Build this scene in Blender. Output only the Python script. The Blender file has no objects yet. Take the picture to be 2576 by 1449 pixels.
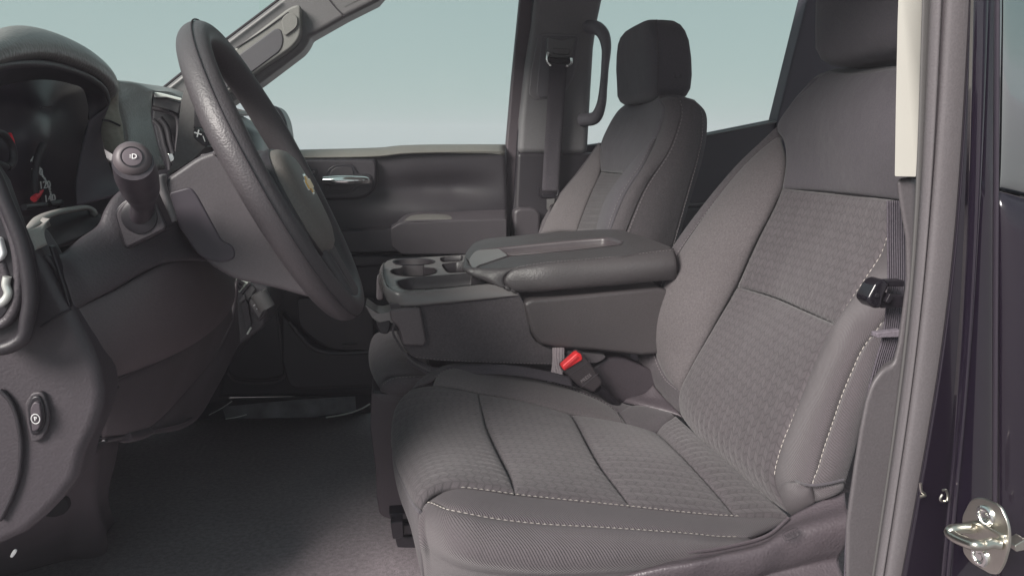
import bpy, bmesh, math, random
import numpy as np
from mathutils import Vector, Matrix
random.seed(7)
scene = bpy.context.scene
COL = scene.collection
R = math.radians

# ------------------------------------------------------------------ camera, world, sun, exposure
YAW, PITCH, FPX = R(8.6), R(10.2), 1932.0
CAM = Vector((0.0, 0.0, 0.74))
cd = bpy.data.cameras.new('camera'); cam = bpy.data.objects.new('camera', cd); COL.objects.link(cam)
cd.sensor_width = 36; cd.lens = 36 * FPX / 2576; cd.clip_start = 0.02; cd.clip_end = 4000
cam.location = CAM; cam.rotation_euler = (math.pi / 2 - PITCH, 0, -YAW)
scene.camera = cam
SUN_EL, SUN_AZ = 31, 48          # sun behind the camera, a little to the front of the vehicle
w = bpy.data.worlds.new('World'); scene.world = w; w.use_nodes = True
nt = w.node_tree; bg = nt.nodes['Background']
sky = nt.nodes.new('ShaderNodeTexSky'); sky.sky_type = 'NISHITA'; sky.sun_disc = False
sky.sun_elevation = R(SUN_EL); sky.sun_rotation = R(180 + SUN_AZ)
sc_ = nt.nodes.new('ShaderNodeVectorMath'); sc_.operation = 'SCALE'; sc_.inputs['Scale'].default_value = 0.06
nt.links.new(sky.outputs[0], sc_.inputs[0])
tc = nt.nodes.new('ShaderNodeTexCoord'); sp = nt.nodes.new('ShaderNodeSeparateXYZ'); nt.links.new(tc.outputs['Generated'], sp.inputs[0])
rp = nt.nodes.new('ShaderNodeValToRGB'); nt.links.new(sp.outputs['Z'], rp.inputs[0])
rp.color_ramp.elements[0].position = 0.0; rp.color_ramp.elements[0].color = (0.30, 0.385, 0.37, 1)
rp.color_ramp.elements[1].position = 0.35; rp.color_ramp.elements[1].color = (0.27, 0.345, 0.35, 1)
mx = nt.nodes.new('ShaderNodeMix'); mx.data_type = 'RGBA'; mx.inputs['Factor'].default_value = 0.93
nt.links.new(sc_.outputs[0], mx.inputs[6]); nt.links.new(rp.outputs[0], mx.inputs[7]); nt.links.new(mx.outputs[2], bg.inputs[0])
bg.inputs[1].default_value = 1.0
sd = bpy.data.lights.new('sun', 'SUN'); sd.energy = 5.0; sd.angle = R(26); sd.color = (1, 0.93, 0.89)
sun = bpy.data.objects.new('sun', sd); COL.objects.link(sun)
sdir = Vector((-math.sin(R(SUN_AZ)) * math.cos(R(SUN_EL)), -math.cos(R(SUN_AZ)) * math.cos(R(SUN_EL)), math.sin(R(SUN_EL))))
sun.rotation_euler = sdir.to_track_quat('Z', 'Y').to_euler()
scene.view_settings.view_transform = 'Standard'; scene.view_settings.look = 'None'
scene.view_settings.exposure = 0.45; scene.view_settings.gamma = 1
scene.cycles.max_bounces = 8; scene.cycles.diffuse_bounces = 5; scene.cycles.transparent_max_bounces = 12
try: scene.cycles.use_denoising = True
except Exception: pass

# ------------------------------------------------------------------ sight lines -> points at a real distance
Fd = Vector((math.sin(YAW) * math.cos(PITCH), math.cos(YAW) * math.cos(PITCH), -math.sin(PITCH)))
Rt = Vector((math.cos(YAW), -math.sin(YAW), 0)); Up = Rt.cross(Fd)
def ray(u, v): return Fd + Rt * ((u - 1288) / FPX) + Up * ((724.5 - v) / FPX)
def W(u, v, y): d = ray(u, v); return CAM + d * (y / d.y)
def WX(u, v, x): d = ray(u, v); return CAM + d * (x / d.x)
def WZ(u, v, z): d = ray(u, v); return CAM + d * ((z - CAM.z) / d.z)
CR = {1: (0, .5036, 0, .5036), 2: (0, .5257, 687, .5257), 3: (687, .5036, 0, .5036), 4: (1202, .5036, 0, .5036),
      5: (1889, .5036, 0, .5036), 6: (858.7, .4148, 515.2, .4148), 7: (901.6, .4071, 858.7, .4071), 8: (1889, .5256, 687, .5256),
      9: (0, .2963, 343.5, .2963), 10: (386.4, .237, 0, .237), 11: (515.2, .1778, 669.8, .1778), 12: (601, .237, 300.5, .237),
      13: (2275.5, .1997, 1159.2, .1997), 14: (1373.9, .2963, 0, .2963)}
def c(k, *pts):
    a = CR[k]
    return [(a[0] + a[1] * p[0], a[2] + a[3] * p[1]) + tuple(p[2:]) for p in pts]
def P3(pts, y=None): return [p if isinstance(p, Vector) else W(p[0], p[1], p[2] if len(p) > 2 else y) for p in pts]

# ------------------------------------------------------------------ materials
MATS = {}
def mat(name, col, rough=0.6, metal=0.0, grain=0.0, gscale=300, var=0.08, vscale=6, spec=0.5, kind='plastic', coat=0.0, uvs=False):
    if name in MATS: return MATS[name]
    m = bpy.data.materials.new(name); m.use_nodes = True; n = m.node_tree; N = n.nodes; L = n.links
    b = N['Principled BSDF']; MATS[name] = m
    b.inputs['Roughness'].default_value = rough; b.inputs['Metallic'].default_value = metal
    b.inputs['Specular IOR Level'].default_value = spec; b.inputs['Coat Weight'].default_value = coat
    t = N.new('ShaderNodeTexCoord'); src = t.outputs['UV'] if uvs else t.outputs['Object']
    def noise(scale, detail=3, s=src):
        q = N.new('ShaderNodeTexNoise'); q.inputs['Scale'].default_value = scale; q.inputs['Detail'].default_value = detail
        L.new(s, q.inputs['Vector']); return q.outputs['Fac']
    def math_(op, a, b_=None, c_=None):
        q = N.new('ShaderNodeMath'); q.operation = op
        for i, x in enumerate((a, b_, c_)):
            if x is None: continue
            if isinstance(x, (int, float)): q.inputs[i].default_value = x
            else: L.new(x, q.inputs[i])
        return q.outputs[0]
    f = math_('MULTIPLY_ADD', math_('SUBTRACT', noise(vscale, 4, t.outputs['Object']), 0.5), 2 * var * 2, 1.0)
    hgt = None
    if kind == 'plastic' and grain:
        v = N.new('ShaderNodeTexVoronoi'); v.inputs['Scale'].default_value = gscale; v.feature = 'SMOOTH_F1'; L.new(t.outputs['Object'], v.inputs['Vector'])
        hgt = v.outputs['Distance']
        f = math_('MULTIPLY', f, math_('MULTIPLY_ADD', v.outputs['Distance'], 0.25, 0.88))
    if kind == 'fabric':
        a = noise(gscale, 2); h2 = noise(gscale * 0.35, 2)
        hgt = math_('ADD', a, h2)
        f = math_('MULTIPLY', f, math_('MULTIPLY_ADD', math_('SUBTRACT', hgt, 1.0), 1.6 * grain, 1.0))
    if kind == 'carpet':
        a = noise(420, 4); h2 = noise(110, 3); hgt = math_('ADD', a, h2)
        f = math_('MULTIPLY', f, math_('MULTIPLY_ADD', math_('SUBTRACT', hgt, 1.0), 1.1, 1.0))
    if kind in ('weave', 'twill'):
        s2 = N.new('ShaderNodeSeparateXYZ'); L.new(src, s2.inputs[0]); U_, V_ = s2.outputs[0], s2.outputs[1]
        if kind == 'weave':
            # staggered cells whose hatching leans one way, then the other
            a = math_('MULTIPLY', U_, 1 / 0.0135); bb = math_('MULTIPLY', V_, 1 / 0.0088)
            rowi = math_('FLOOR', bb); par = math_('MODULO', rowi, 2.0)
            a2 = math_('ADD', math_('ADD', a, math_('MULTIPLY', par, 0.5)), math_('MULTIPLY', math_('FRACT', bb), math_('MULTIPLY_ADD', par, 1.0, -0.5)))
            fa = math_('ABSOLUTE', math_('SUBTRACT', math_('FRACT', a2), 0.5)); fb = math_('ABSOLUTE', math_('SUBTRACT', math_('FRACT', bb), 0.5))
            e1 = math_('SMOOTH_MIN', math_('MULTIPLY', math_('SUBTRACT', 0.5, fa), 5.0), math_('MULTIPLY', math_('SUBTRACT', 0.5, fb), 5.5), 0.3)
            edge = math_('MINIMUM', e1, 1.0)
            hat = math_('SINE', math_('MULTIPLY', math_('ADD', math_('MULTIPLY', a, math_('MULTIPLY_ADD', par, 2.0, -1.0)), math_('MULTIPLY', bb, 0.9)), 26.0))
            cellv = N.new('ShaderNodeTexWhiteNoise'); cb = N.new('ShaderNodeCombineXYZ'); L.new(math_('FLOOR', a2), cb.inputs[0]); L.new(rowi, cb.inputs[1]); L.new(cb.outputs[0], cellv.inputs['Vector'])
            hgt = math_('ADD', math_('MULTIPLY', edge, 0.8), math_('MULTIPLY', hat, 0.25))
            f = math_('MULTIPLY', f, math_('MULTIPLY_ADD', edge, 0.36, 0.74)); f = math_('MULTIPLY', f, math_('MULTIPLY_ADD', hat, 0.06, 1.0))
            f = math_('MULTIPLY', f, math_('MULTIPLY_ADD', cellv.outputs['Value'], 0.16, 0.92))
        else:
            hat = math_('SINE', math_('MULTIPLY', math_('ADD', U_, V_), 6.2832 / 0.0034))
            hgt = hat; f = math_('MULTIPLY', f, math_('MULTIPLY_ADD', hat, 0.07, 1.0))
        nn = noise(700, 2); f = math_('MULTIPLY', f, math_('MULTIPLY_ADD', math_('SUBTRACT', nn, 0.5), 0.5, 1.0))
    if kind == 'webbing':
        s2 = N.new('ShaderNodeSeparateXYZ'); L.new(t.outputs['UV'], s2.inputs[0])
        hat = math_('SINE', math_('MULTIPLY', s2.outputs[0], 6.2832 / 0.0028)); nn = noise(420, 2)
        hgt = math_('ADD', hat, nn); f = math_('MULTIPLY', f, math_('MULTIPLY_ADD', hat, 0.08, 1.0)); f = math_('MULTIPLY', f, math_('MULTIPLY_ADD', math_('SUBTRACT', nn, .5), .9, 1.0))
    cv = N.new('ShaderNodeVectorMath'); cv.operation = 'SCALE'; cv.inputs[0].default_value = (col[0]*1.005, col[1]*.945, col[2]*1.01) if max(col) < .4 else col[:3]; L.new(f, cv.inputs['Scale'])
    L.new(cv.outputs[0], b.inputs['Base Color'])
    if hgt is not None:
        bp = N.new('ShaderNodeBump'); bp.inputs['Strength'].default_value = grain; bp.inputs['Distance'].default_value = {'plastic': .0006, 'fabric': .0007, 'carpet': .004, 'weave': .0005, 'twill': .0008, 'webbing': .001}[kind]
        L.new(hgt, bp.inputs['Height']); L.new(bp.outputs[0], b.inputs['Normal'])
        if kind in ('fabric', 'weave', 'twill'):
            b3 = N.new('ShaderNodeBump'); b3.inputs['Strength'].default_value = .35; b3.inputs['Distance'].default_value = .008
            L.new(noise(22, 3, t.outputs['Object']), b3.inputs['Height']); L.new(b3.outputs[0], bp.inputs['Normal'])
    if kind in ('fabric', 'weave', 'twill', 'carpet'):
        b.inputs['Sheen Weight'].default_value = 0.15; b.inputs['Sheen Roughness'].default_value = 0.5
    if kind == 'plastic' and not metal:
        L.new(math_('MULTIPLY_ADD', noise(9, 3, t.outputs['Object']), 0.16, rough - 0.08), b.inputs['Roughness'])
    return m
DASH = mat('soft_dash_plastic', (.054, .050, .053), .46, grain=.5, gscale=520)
DASHL = mat('grained_dash_pad', (.16, .158, .145), .36, grain=.9, gscale=260)  # glare on the black pad put into a paler base colour
DARK = mat('dark_trim_plastic', (.026, .024, .027), .46, grain=.3, gscale=500)
BLACK = mat('black_plastic', (.014, .013, .016), .38, var=.05)
KNEE = mat('brown_black_knee_plastic', (.085, .073, .074), .48, grain=.3, gscale=500)
GREY = mat('grey_trim_plastic', (.115, .116, .112), .45, grain=.25, gscale=500)
LEATHER = mat('wheel_leather', (.066, .063, .064), .46, grain=.55, gscale=520)
VINYL = mat('armrest_vinyl', (.060, .058, .057), .46, grain=.8, gscale=420)
SILV = mat('satin_tray_plastic', (.17, .168, .158), .28, var=.05)
F_PLAIN = mat('plain_charcoal_cloth', (.068, .063, .065), .9, grain=.5, gscale=900, kind='fabric')
F_SMOOTH = mat('smooth_grey_cloth', (.076, .073, .079), .9, grain=.35, gscale=1100, kind='fabric')
F_BOLST = mat('pebbled_grey_cloth', (.100, .094, .092), .92, grain=.5, gscale=1000, kind='fabric')
F_INS = mat('patterned_insert_cloth', (.072, .067, .068), .85, grain=.9, kind='weave', uvs=True)
F_TWILL = mat('ribbed_side_cloth', (.088, .081, .082), .88, grain=.7, kind='twill', uvs=True)
CARPET = mat('dark_floor_carpet', (.25, .228, .232), 1.0, grain=.6, kind='carpet', var=.12)
WEB = mat('black_belt_webbing', (.075, .070, .078), .8, grain=.8, kind='webbing')
WEBG = mat('grey_belt_webbing', (.36, .33, .33), .7, grain=.8, kind='webbing')
CREAM = mat('cream_pillar_plastic', (.55, .54, .49), .6, var=.03)
SEAL = mat('dusty_rubber_seal', (.115, .112, .111), .75, grain=.3, gscale=600, var=.05)
SEALD = mat('dark_rubber_seal', (.07, .06, .065), .6)
PAINT = mat('black_body_paint', (.012, .009, .016), .12, var=.02, coat=1.0)
PAINTR = mat('dull_black_jamb_paint', (.012, .009, .015), .22, var=.04, coat=.6)
CHROME = mat('chrome', (.82, .82, .80), .12, metal=1.0, var=.02)
STEEL = mat('zinc_plated_steel', (.62, .60, .54), .28, metal=1.0, var=.12, vscale=60)
SATIN = mat('satin_silver_trim', (.72, .74, .70), .35, metal=.6, var=.02)
THREAD = mat('light_stitch_thread', (.42, .39, .36), .8, var=.05)
THREADD = mat('grey_stitch_thread', (.22, .21, .205), .8, var=.05)
SEAM = mat('seam_dark', (.03, .027, .03), .9, var=.0)
RED = mat('red_button_plastic', (.80, .03, .035), .35, var=.03)
WHITE = mat('white_print', (.75, .75, .75), .6, var=.0)
NEEDLE = mat('red_needle', (.85, .03, .05), .5, var=.0)
GOLD = mat('gold_emblem_enamel', (.72, .40, .10), .3, metal=.4, var=.05)
GLOSS = mat('gloss_black_plastic', (.012, .011, .014), .08, var=.0)
LINER = mat('headliner_cloth', (.50, .49, .47), .9, grain=.4, gscale=700, kind='fabric')
GROUND = mat('grey_asphalt', (.16, .155, .15), .9, grain=.6, gscale=90, kind='fabric')
STRIP = mat('glossy_sill_plate', (.03, .032, .034), .5, spec=.2, var=.3, vscale=14)
def glass():
    m = bpy.data.materials.new('window_glass'); m.use_nodes = True; n = m.node_tree; N = n.nodes; N.clear()
    o = N.new('ShaderNodeOutputMaterial'); t = N.new('ShaderNodeBsdfTransparent'); g = N.new('ShaderNodeBsdfGlossy'); mixs = N.new('ShaderNodeMixShader')
    t.inputs[0].default_value = (.97, .99, .975, 1); g.inputs['Roughness'].default_value = .02; fr = N.new('ShaderNodeFresnel'); fr.inputs[0].default_value = 1.012
    n.links.new(fr.outputs[0], mixs.inputs[0]); n.links.new(t.outputs[0], mixs.inputs[1]); n.links.new(g.outputs[0], mixs.inputs[2]); n.links.new(mixs.outputs[0], o.inputs[0]); return m
GLASS = glass()
for l_ in list(GLASS.node_tree.links):
    if l_.from_node.type == 'FRESNEL': GLASS.node_tree.links.remove(l_)
next(q for q in GLASS.node_tree.nodes if q.type == 'MIX_SHADER').inputs[0].default_value = .0003

# ------------------------------------------------------------------ object helpers
def thing(name, label, cat, loc=(0, 0, 0), group=None):
    o = bpy.data.objects.new(name, None); COL.objects.link(o); o.location = loc; o['label'] = label; o['category'] = cat
    o.empty_display_size = .05
    if group: o['group'] = group
    return o
def link(name, me, m, parent=None, smooth=True, sharp=38, kind=None, label=None):
    o = bpy.data.objects.new(name, me); COL.objects.link(o)
    if m: me.materials.append(m)
    if smooth:
        me.shade_smooth()
        if sharp: me.set_sharp_from_angle(angle=R(sharp))
    if parent is not None:
        o.parent = parent
        if parent.type == 'EMPTY': o.matrix_parent_inverse = Matrix.Translation(-Vector(parent.location))
    if kind: o['kind'] = kind
    if label: o['label'] = label
    return o
def tag(o, label, cat, group=None):
    o['label'] = label; o['category'] = cat
    if group: o['group'] = group
    return o
def mesh(verts, faces):
    me = bpy.data.meshes.new('m'); me.from_pydata([tuple(v) for v in verts], [], faces); me.validate(); me.update(); return me
def fixn(me):
    b = bmesh.new(); b.from_mesh(me); bmesh.ops.recalc_face_normals(b, faces=b.faces); b.to_mesh(me); b.free()
def catmull(pts, n):
    P = np.array([tuple(p) for p in pts], float)
    if len(P) == 2: return P[0] + (P[1] - P[0]) * np.linspace(0, 1, n)[:, None]
    Q = np.vstack([2 * P[0] - P[1], P, 2 * P[-1] - P[-2]]); out = []
    t = np.zeros(len(Q))
    for i in range(1, len(Q)): t[i] = t[i - 1] + max(np.linalg.norm(Q[i] - Q[i - 1]), 1e-6) ** .5
    for i in range(1, len(Q) - 2):
        for s in np.linspace(0, 1, 14, endpoint=False):
            T = t[i] + s * (t[i + 1] - t[i])
            A1 = Q[i-1] * (t[i]-T)/(t[i]-t[i-1]) + Q[i] * (T-t[i-1])/(t[i]-t[i-1])
            A2 = Q[i] * (t[i+1]-T)/(t[i+1]-t[i]) + Q[i+1] * (T-t[i])/(t[i+1]-t[i])
            A3 = Q[i+1] * (t[i+2]-T)/(t[i+2]-t[i+1]) + Q[i+2] * (T-t[i+1])/(t[i+2]-t[i+1])
            B1 = A1 * (t[i+1]-T)/(t[i+1]-t[i-1]) + A2 * (T-t[i-1])/(t[i+1]-t[i-1])
            B2 = A2 * (t[i+2]-T)/(t[i+2]-t[i]) + A3 * (T-t[i])/(t[i+2]-t[i])
            out.append(B1 * (t[i+1]-T)/(t[i+1]-t[i]) + B2 * (T-t[i])/(t[i+1]-t[i]))
    out.append(P[-1]); out = np.array(out)
    d = np.concatenate([[0], np.cumsum(np.linalg.norm(np.diff(out, axis=0), axis=1))]); q = np.linspace(0, d[-1], n)
    return np.stack([np.interp(q, d, out[:, k]) for k in range(3)], 1)
def rpoly(pts, r=0.0, n=5):
    """round the corners of a closed polygon of tuples (u,v[,radius])"""
    out = []; m = len(pts)
    for i in range(m):
        p = np.array(pts[i][:2], float); a = np.array(pts[i-1][:2], float); b = np.array(pts[(i+1) % m][:2], float)
        rr = pts[i][2] if len(pts[i]) > 2 else r
        la, lb = np.linalg.norm(a-p), np.linalg.norm(b-p); rr = min(rr, la*.48, lb*.48)
        if rr <= .5: out.append(tuple(p)); continue
        s, e = p + (a-p)/la*rr, p + (b-p)/lb*rr
        for k in range(n+1):
            t = k/n; out.append(tuple((1-t)**2*s + 2*t*(1-t)*p + t*t*e))
    return out
def grid_mesh(G, closed_u=False, closed_v=False):
    nu, nv = G.shape[:2]; V = G.reshape(-1, 3); F = []
    for i in range(nu if closed_u else nu-1):
        for j in range(nv if closed_v else nv-1):
            a, b = i*nv+j, i*nv+(j+1) % nv; i2 = (i+1) % nu
            F.append((a, b, i2*nv+(j+1) % nv, i2*nv+j))
    return mesh(V, F)
PATCH = {}; PATCHOBJ = {}
def patch(name, bot, top, left, right, m, parent=None, puff=0.0, pw=.4, n=(36, 36), thick=.006, y=None, key=None, label=None, kind=None, uvrot=False, warp=None):
    """Coons patch: bot/top run with s, left/right run with t (bot -> top)"""
    nu, nv = n
    B, T = catmull(P3(bot, y), nu), catmull(P3(top, y), nu); L_, R_ = catmull(P3(left, y), nv), catmull(P3(right, y), nv)
    s = np.linspace(0, 1, nu)[:, None, None]; t = np.linspace(0, 1, nv)[None, :, None]
    G = (1-t)*B[:, None] + t*T[:, None] + (1-s)*L_[None] + s*R_[None]
    c00, c10, c01, c11 = (B[0]+L_[0])/2, (B[-1]+R_[0])/2, (T[0]+L_[-1])/2, (T[-1]+R_[-1])/2
    G = G - ((1-s)*(1-t)*c00 + s*(1-t)*c10 + (1-s)*t*c01 + s*t*c11)
    du = np.gradient(G, axis=0); dv = np.gradient(G, axis=1); Nn = np.cross(du, dv); Nn /= np.maximum(np.linalg.norm(Nn, axis=2, keepdims=True), 1e-9)
    flip = (Nn * (np.array(CAM) - G)).sum() < 0
    if flip: Nn = -Nn
    if puff:
        e = (4*s*(1-s))**pw * (4*t*(1-t))**pw; G = G + Nn*e*puff
    if warp is not None: G = G + Nn*warp(s, t)
    me = grid_mesh(G)
    lu = np.linalg.norm(np.diff(G[:, nv//2], axis=0), axis=1).sum(); lv = np.linalg.norm(np.diff(G[nu//2], axis=0), axis=1).sum()
    uv = me.uv_layers.new(name='uv'); co = np.zeros(len(me.loops)*2); vi = np.zeros(len(me.loops), int); me.loops.foreach_get('vertex_index', vi)
    ss, tt = (vi//nv)/(nu-1)*lu, (vi % nv)/(nv-1)*lv
    if uvrot: ss, tt = tt, ss
    co[0::2], co[1::2] = ss, tt; uv.data.foreach_set('uv', co)
    Nm = Vector(me.polygons[(nu-1)*(nv-1)//2].normal); cc = me.polygons[(nu-1)*(nv-1)//2].center
    if Nm.dot(CAM-cc) < 0: me.flip_normals()
    o = link(name, me, m, parent, sharp=None, kind=kind, label=label)
    if thick:
        sm = o.modifiers.new('thickness', 'SOLIDIFY'); sm.thickness = thick; sm.offset = -1
    PATCH[key or o.name] = (G, Nn); PATCHOBJ[key or o.name] = o
    return o
def slab(name, pts, y, thick, m, parent=None, bev=.004, seg=3, r=0, label=None, kind=None, sharp=None, vec=None, n=5):
    """outline on the plane Y=y (or given 3D points) pushed back along vec by thick"""
    if not isinstance(pts[0], Vector): pts = [W(p[0], p[1], y) for p in rpoly(pts, r, n)]
    vec = Vector((0, 1, 0)) if vec is None else vec
    b = bmesh.new(); vs = [b.verts.new(p) for p in pts]; f = b.faces.new(vs)
    ex = bmesh.ops.extrude_face_region(b, geom=[f]); nv = [q for q in ex['geom'] if isinstance(q, bmesh.types.BMVert)]
    bmesh.ops.translate(b, verts=nv, vec=vec*thick)
    bmesh.ops.recalc_face_normals(b, faces=b.faces)
    me = bpy.data.meshes.new('m'); b.to_mesh(me); b.free()
    o = link(name, me, m, parent, kind=kind, label=label, sharp=sharp)
    if bev:
        bm_ = o.modifiers.new('bevel', 'BEVEL'); bm_.width = bev; bm_.segments = seg; bm_.limit_method = 'ANGLE'; bm_.angle_limit = R(50); bm_.harden_normals = True; bm_.use_clamp_overlap = True
    return o
def box(name, lo, hi, m, parent=None, bev=.003, rot=None, **k):
    lo, hi = Vector(lo), Vector(hi)
    pts = [Vector((lo.x, lo.y, lo.z)), Vector((hi.x, lo.y, lo.z)), Vector((hi.x, lo.y, hi.z)), Vector((lo.x, lo.y, hi.z))]
    return slab(name, pts, 0, hi.y-lo.y, m, parent, bev=bev, **k)
def obox(name, cen, ax, ay, az, m, parent=None, bev=.002, **k):
    """oriented box: half-vectors ax, ay, az"""
    cen, ax, ay, az = map(Vector, (cen, ax, ay, az))
    pts = [cen-ax-az-ay, cen+ax-az-ay, cen+ax+az-ay, cen-ax+az-ay]
    return slab(name, pts, 0, 2*ay.length, m, parent, bev=bev, vec=ay.normalized(), **k)
def tube(name, pts, rad, m, parent=None, closed=False, ns=16, n=48, flat=1.0, upv=None, cap=True, label=None, kind=None, smoothpath=True):
    pts = P3(pts) if not isinstance(pts[0], (Vector, np.ndarray)) else pts
    if closed: C_ = np.array([tuple(p) for p in pts])
    else: C_ = catmull(pts, n) if smoothpath else np.array([tuple(p) for p in pts])
    k = len(C_); T = (np.roll(C_, -1, 0)-np.roll(C_, 1, 0)) if closed else np.gradient(C_, axis=0)
    T /= np.maximum(np.linalg.norm(T, axis=1, keepdims=True), 1e-9)
    up = np.array(upv if upv is not None else (0, 1, 0), float); G = np.zeros((k, ns, 3))
    rs = rad if hasattr(rad, '__len__') else [rad]*2
    rs = np.interp(np.linspace(0, 1, k), np.linspace(0, 1, len(rs)), rs)
    for i in range(k):
        a = np.cross(T[i], up)
        if np.linalg.norm(a) < 1e-4: a = np.cross(T[i], (0, 0, 1.))
        a /= np.linalg.norm(a); b = np.cross(a, T[i])
        for j in range(ns):
            q = 2*math.pi*j/ns; G[i, j] = C_[i] + rs[i]*(math.cos(q)*a*flat + math.sin(q)*b)
    me = grid_mesh(G, closed_u=closed, closed_v=True)
    if not closed and cap:
        b = bmesh.new(); b.from_mesh(me); b.verts.ensure_lookup_table()
        b.faces.new([b.verts[j] for j in range(ns)]); b.faces.new([b.verts[(k-1)*ns+j] for j in range(ns)])
        bmesh.ops.recalc_face_normals(b, faces=b.faces); b.to_mesh(me); b.free()
    else: fixn(me)
    return link(name, me, m, parent, sharp=50, label=label, kind=kind)
def ribbon(name, pts, wd, m, parent=None, th=.0016, side=(1, 0, 0), n=40, label=None):
    """flat webbing along pts, wd wide along side vector(s)"""
    C_ = catmull(P3(pts), n); S = np.array(side, float)
    if S.ndim == 1: S = np.tile(S, (n, 1))
    else: S = catmull([Vector(q) for q in side], n) if len(side) > 2 else S[0]+(S[-1]-S[0])*np.linspace(0, 1, n)[:, None]
    S /= np.linalg.norm(S, axis=1, keepdims=True)
    G = np.stack([C_+S*wd*(q-.5) for q in np.linspace(0, 1, 5)], 1); me = grid_mesh(G)
    L_ = np.linalg.norm(np.diff(C_, axis=0), axis=1).sum()
    uv = me.uv_layers.new(name='uv'); vi = np.zeros(len(me.loops), int); me.loops.foreach_get('vertex_index', vi); co = np.zeros(len(vi)*2)
    co[0::2] = (vi % 5)/4*wd; co[1::2] = (vi//5)/(n-1)*L_; uv.data.foreach_set('uv', co)
    o = link(name, me, m, parent, sharp=None, label=label); s_ = o.modifiers.new('t', 'SOLIDIFY'); s_.thickness = th; s_.offset = 0
    return o
def lathe(name, cen, axis, prof, m, parent=None, ns=40, label=None, sc=(1, 1), ref=None):
    """prof: (radius, height along axis)"""
    axis = Vector(axis).normalized(); a = axis.cross(Vector(ref) if ref else Vector((0, 0, 1))); a.normalize(); b = axis.cross(a); G = np.zeros((len(prof), ns, 3))
    for i, (r_, h) in enumerate(prof):
        for j in range(ns):
            q = 2*math.pi*j/ns; G[i, j] = Vector(cen)+axis*h+a*(r_*sc[0]*math.cos(q))+b*(r_*sc[1]*math.sin(q))
    me = grid_mesh(G, closed_v=True); b2 = bmesh.new(); b2.from_mesh(me); bmesh.ops.remove_doubles(b2, verts=b2.verts, dist=1e-6); bmesh.ops.recalc_face_normals(b2, faces=b2.faces); b2.to_mesh(me); b2.free()
    return link(name, me, m, parent, sharp=35, label=label)
def loft(name, secs, m, parent=None, cap=True, label=None, sharp=45, kind=None):
    G = np.array([[tuple(p) for p in s] for s in secs]); me = grid_mesh(G, closed_v=True)
    b = bmesh.new(); b.from_mesh(me); b.verts.ensure_lookup_table(); k, ns = G.shape[:2]
    if cap: b.faces.new([b.verts[j] for j in range(ns)]); b.faces.new([b.verts[(k-1)*ns+j] for j in range(ns)])
    bmesh.ops.recalc_face_normals(b, faces=b.faces); b.to_mesh(me); b.free()
    return link(name, me, m, parent, sharp=sharp, label=label, kind=kind)
def superell(cen, ax, bx, a, b, e=4, n=40):
    out = []
    for j in range(n):
        q = 2*math.pi*j/n; cs, sn = math.cos(q), math.sin(q)
        out.append(Vector(cen)+Vector(ax)*(a*abs(cs)**(2/e)*(1 if cs >= 0 else -1))+Vector(bx)*(b*abs(sn)**(2/e)*(1 if sn >= 0 else -1)))
    return out
def stitches(name, curve, normals, m, parent, dash=.0040, gap=.0021, r_=.0008, lift=.0012):
    C_ = np.array(curve); N_ = np.array(normals); d = np.concatenate([[0], np.cumsum(np.linalg.norm(np.diff(C_, axis=0), axis=1))]); V, F = [], []; s = 0
    def at(q): return np.array([np.interp(q, d, C_[:, k]) for k in range(3)]), np.array([np.interp(q, d, N_[:, k]) for k in range(3)])
    while s+dash < d[-1]:
        a, na = at(s); b, nb = at(s+dash); t = b-a; t /= np.linalg.norm(t); nn = na/np.linalg.norm(na); sd_ = np.cross(t, nn)
        a = a+nn*lift; b = b+nn*lift; mid = (a+b)/2+nn*r_*.5; o = len(V)
        for q in (a, mid, b):
            k = 1.0 if q is mid else .55
            V += [q+nn*r_*k, q+sd_*r_*k, q-nn*r_*k, q-sd_*r_*k]
        for g in (0, 4):
            for j in range(4): F.append((o+g+j, o+g+(j+1) % 4, o+g+4+(j+1) % 4, o+g+4+j))
        F += [(o, o+1, o+2, o+3), (o+8, o+9, o+10, o+11)]; s += dash+gap
    o = link(name, mesh(V, F), m, parent, sharp=None); o['kind'] = 'stuff'; return o
def edge_st(key, side, inset, m, parent, a=0.0, b=1.0, **k):
    G, N_ = PATCH[key]; nu, nv = G.shape[:2]
    if side in 'LR': i = inset*(nu-1) if side == 'L' else (1-inset)*(nu-1); i0 = int(i); f = i-i0; i1 = min(i0+1, nu-1); C_ = G[i0]*(1-f)+G[i1]*f; M_ = N_[i0]
    else: i = inset*(nv-1) if side == 'B' else (1-inset)*(nv-1); i0 = int(i); f = i-i0; i1 = min(i0+1, nv-1); C_ = G[:, i0]*(1-f)+G[:, i1]*f; M_ = N_[:, i0]
    n_ = len(C_); C_, M_ = C_[int(a*n_):int(b*n_)], M_[int(a*n_):int(b*n_)]
    return stitches('stitching', C_, M_, m, PATCHOBJ[key], **k)
def cam_st(pts, m, parent, lift=.004, **k):
    C_ = catmull(P3(pts), 80); N_ = np.array(CAM)-C_; N_ /= np.linalg.norm(N_, axis=1, keepdims=True)
    return stitches('stitching', C_, N_, m, parent, lift=lift, **k)
def seam(name, pts, parent, r_=.0011, m=None, lift=.0, closed=False, **k):
    C_ = catmull(P3(pts), 60); N_ = np.array(CAM)-C_; N_ /= np.linalg.norm(N_, axis=1, keepdims=True)
    return tube(name, [Vector(q) for q in C_+N_*lift], r_, m or SEAM, parent, ns=6, smoothpath=False, **k)
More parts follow.
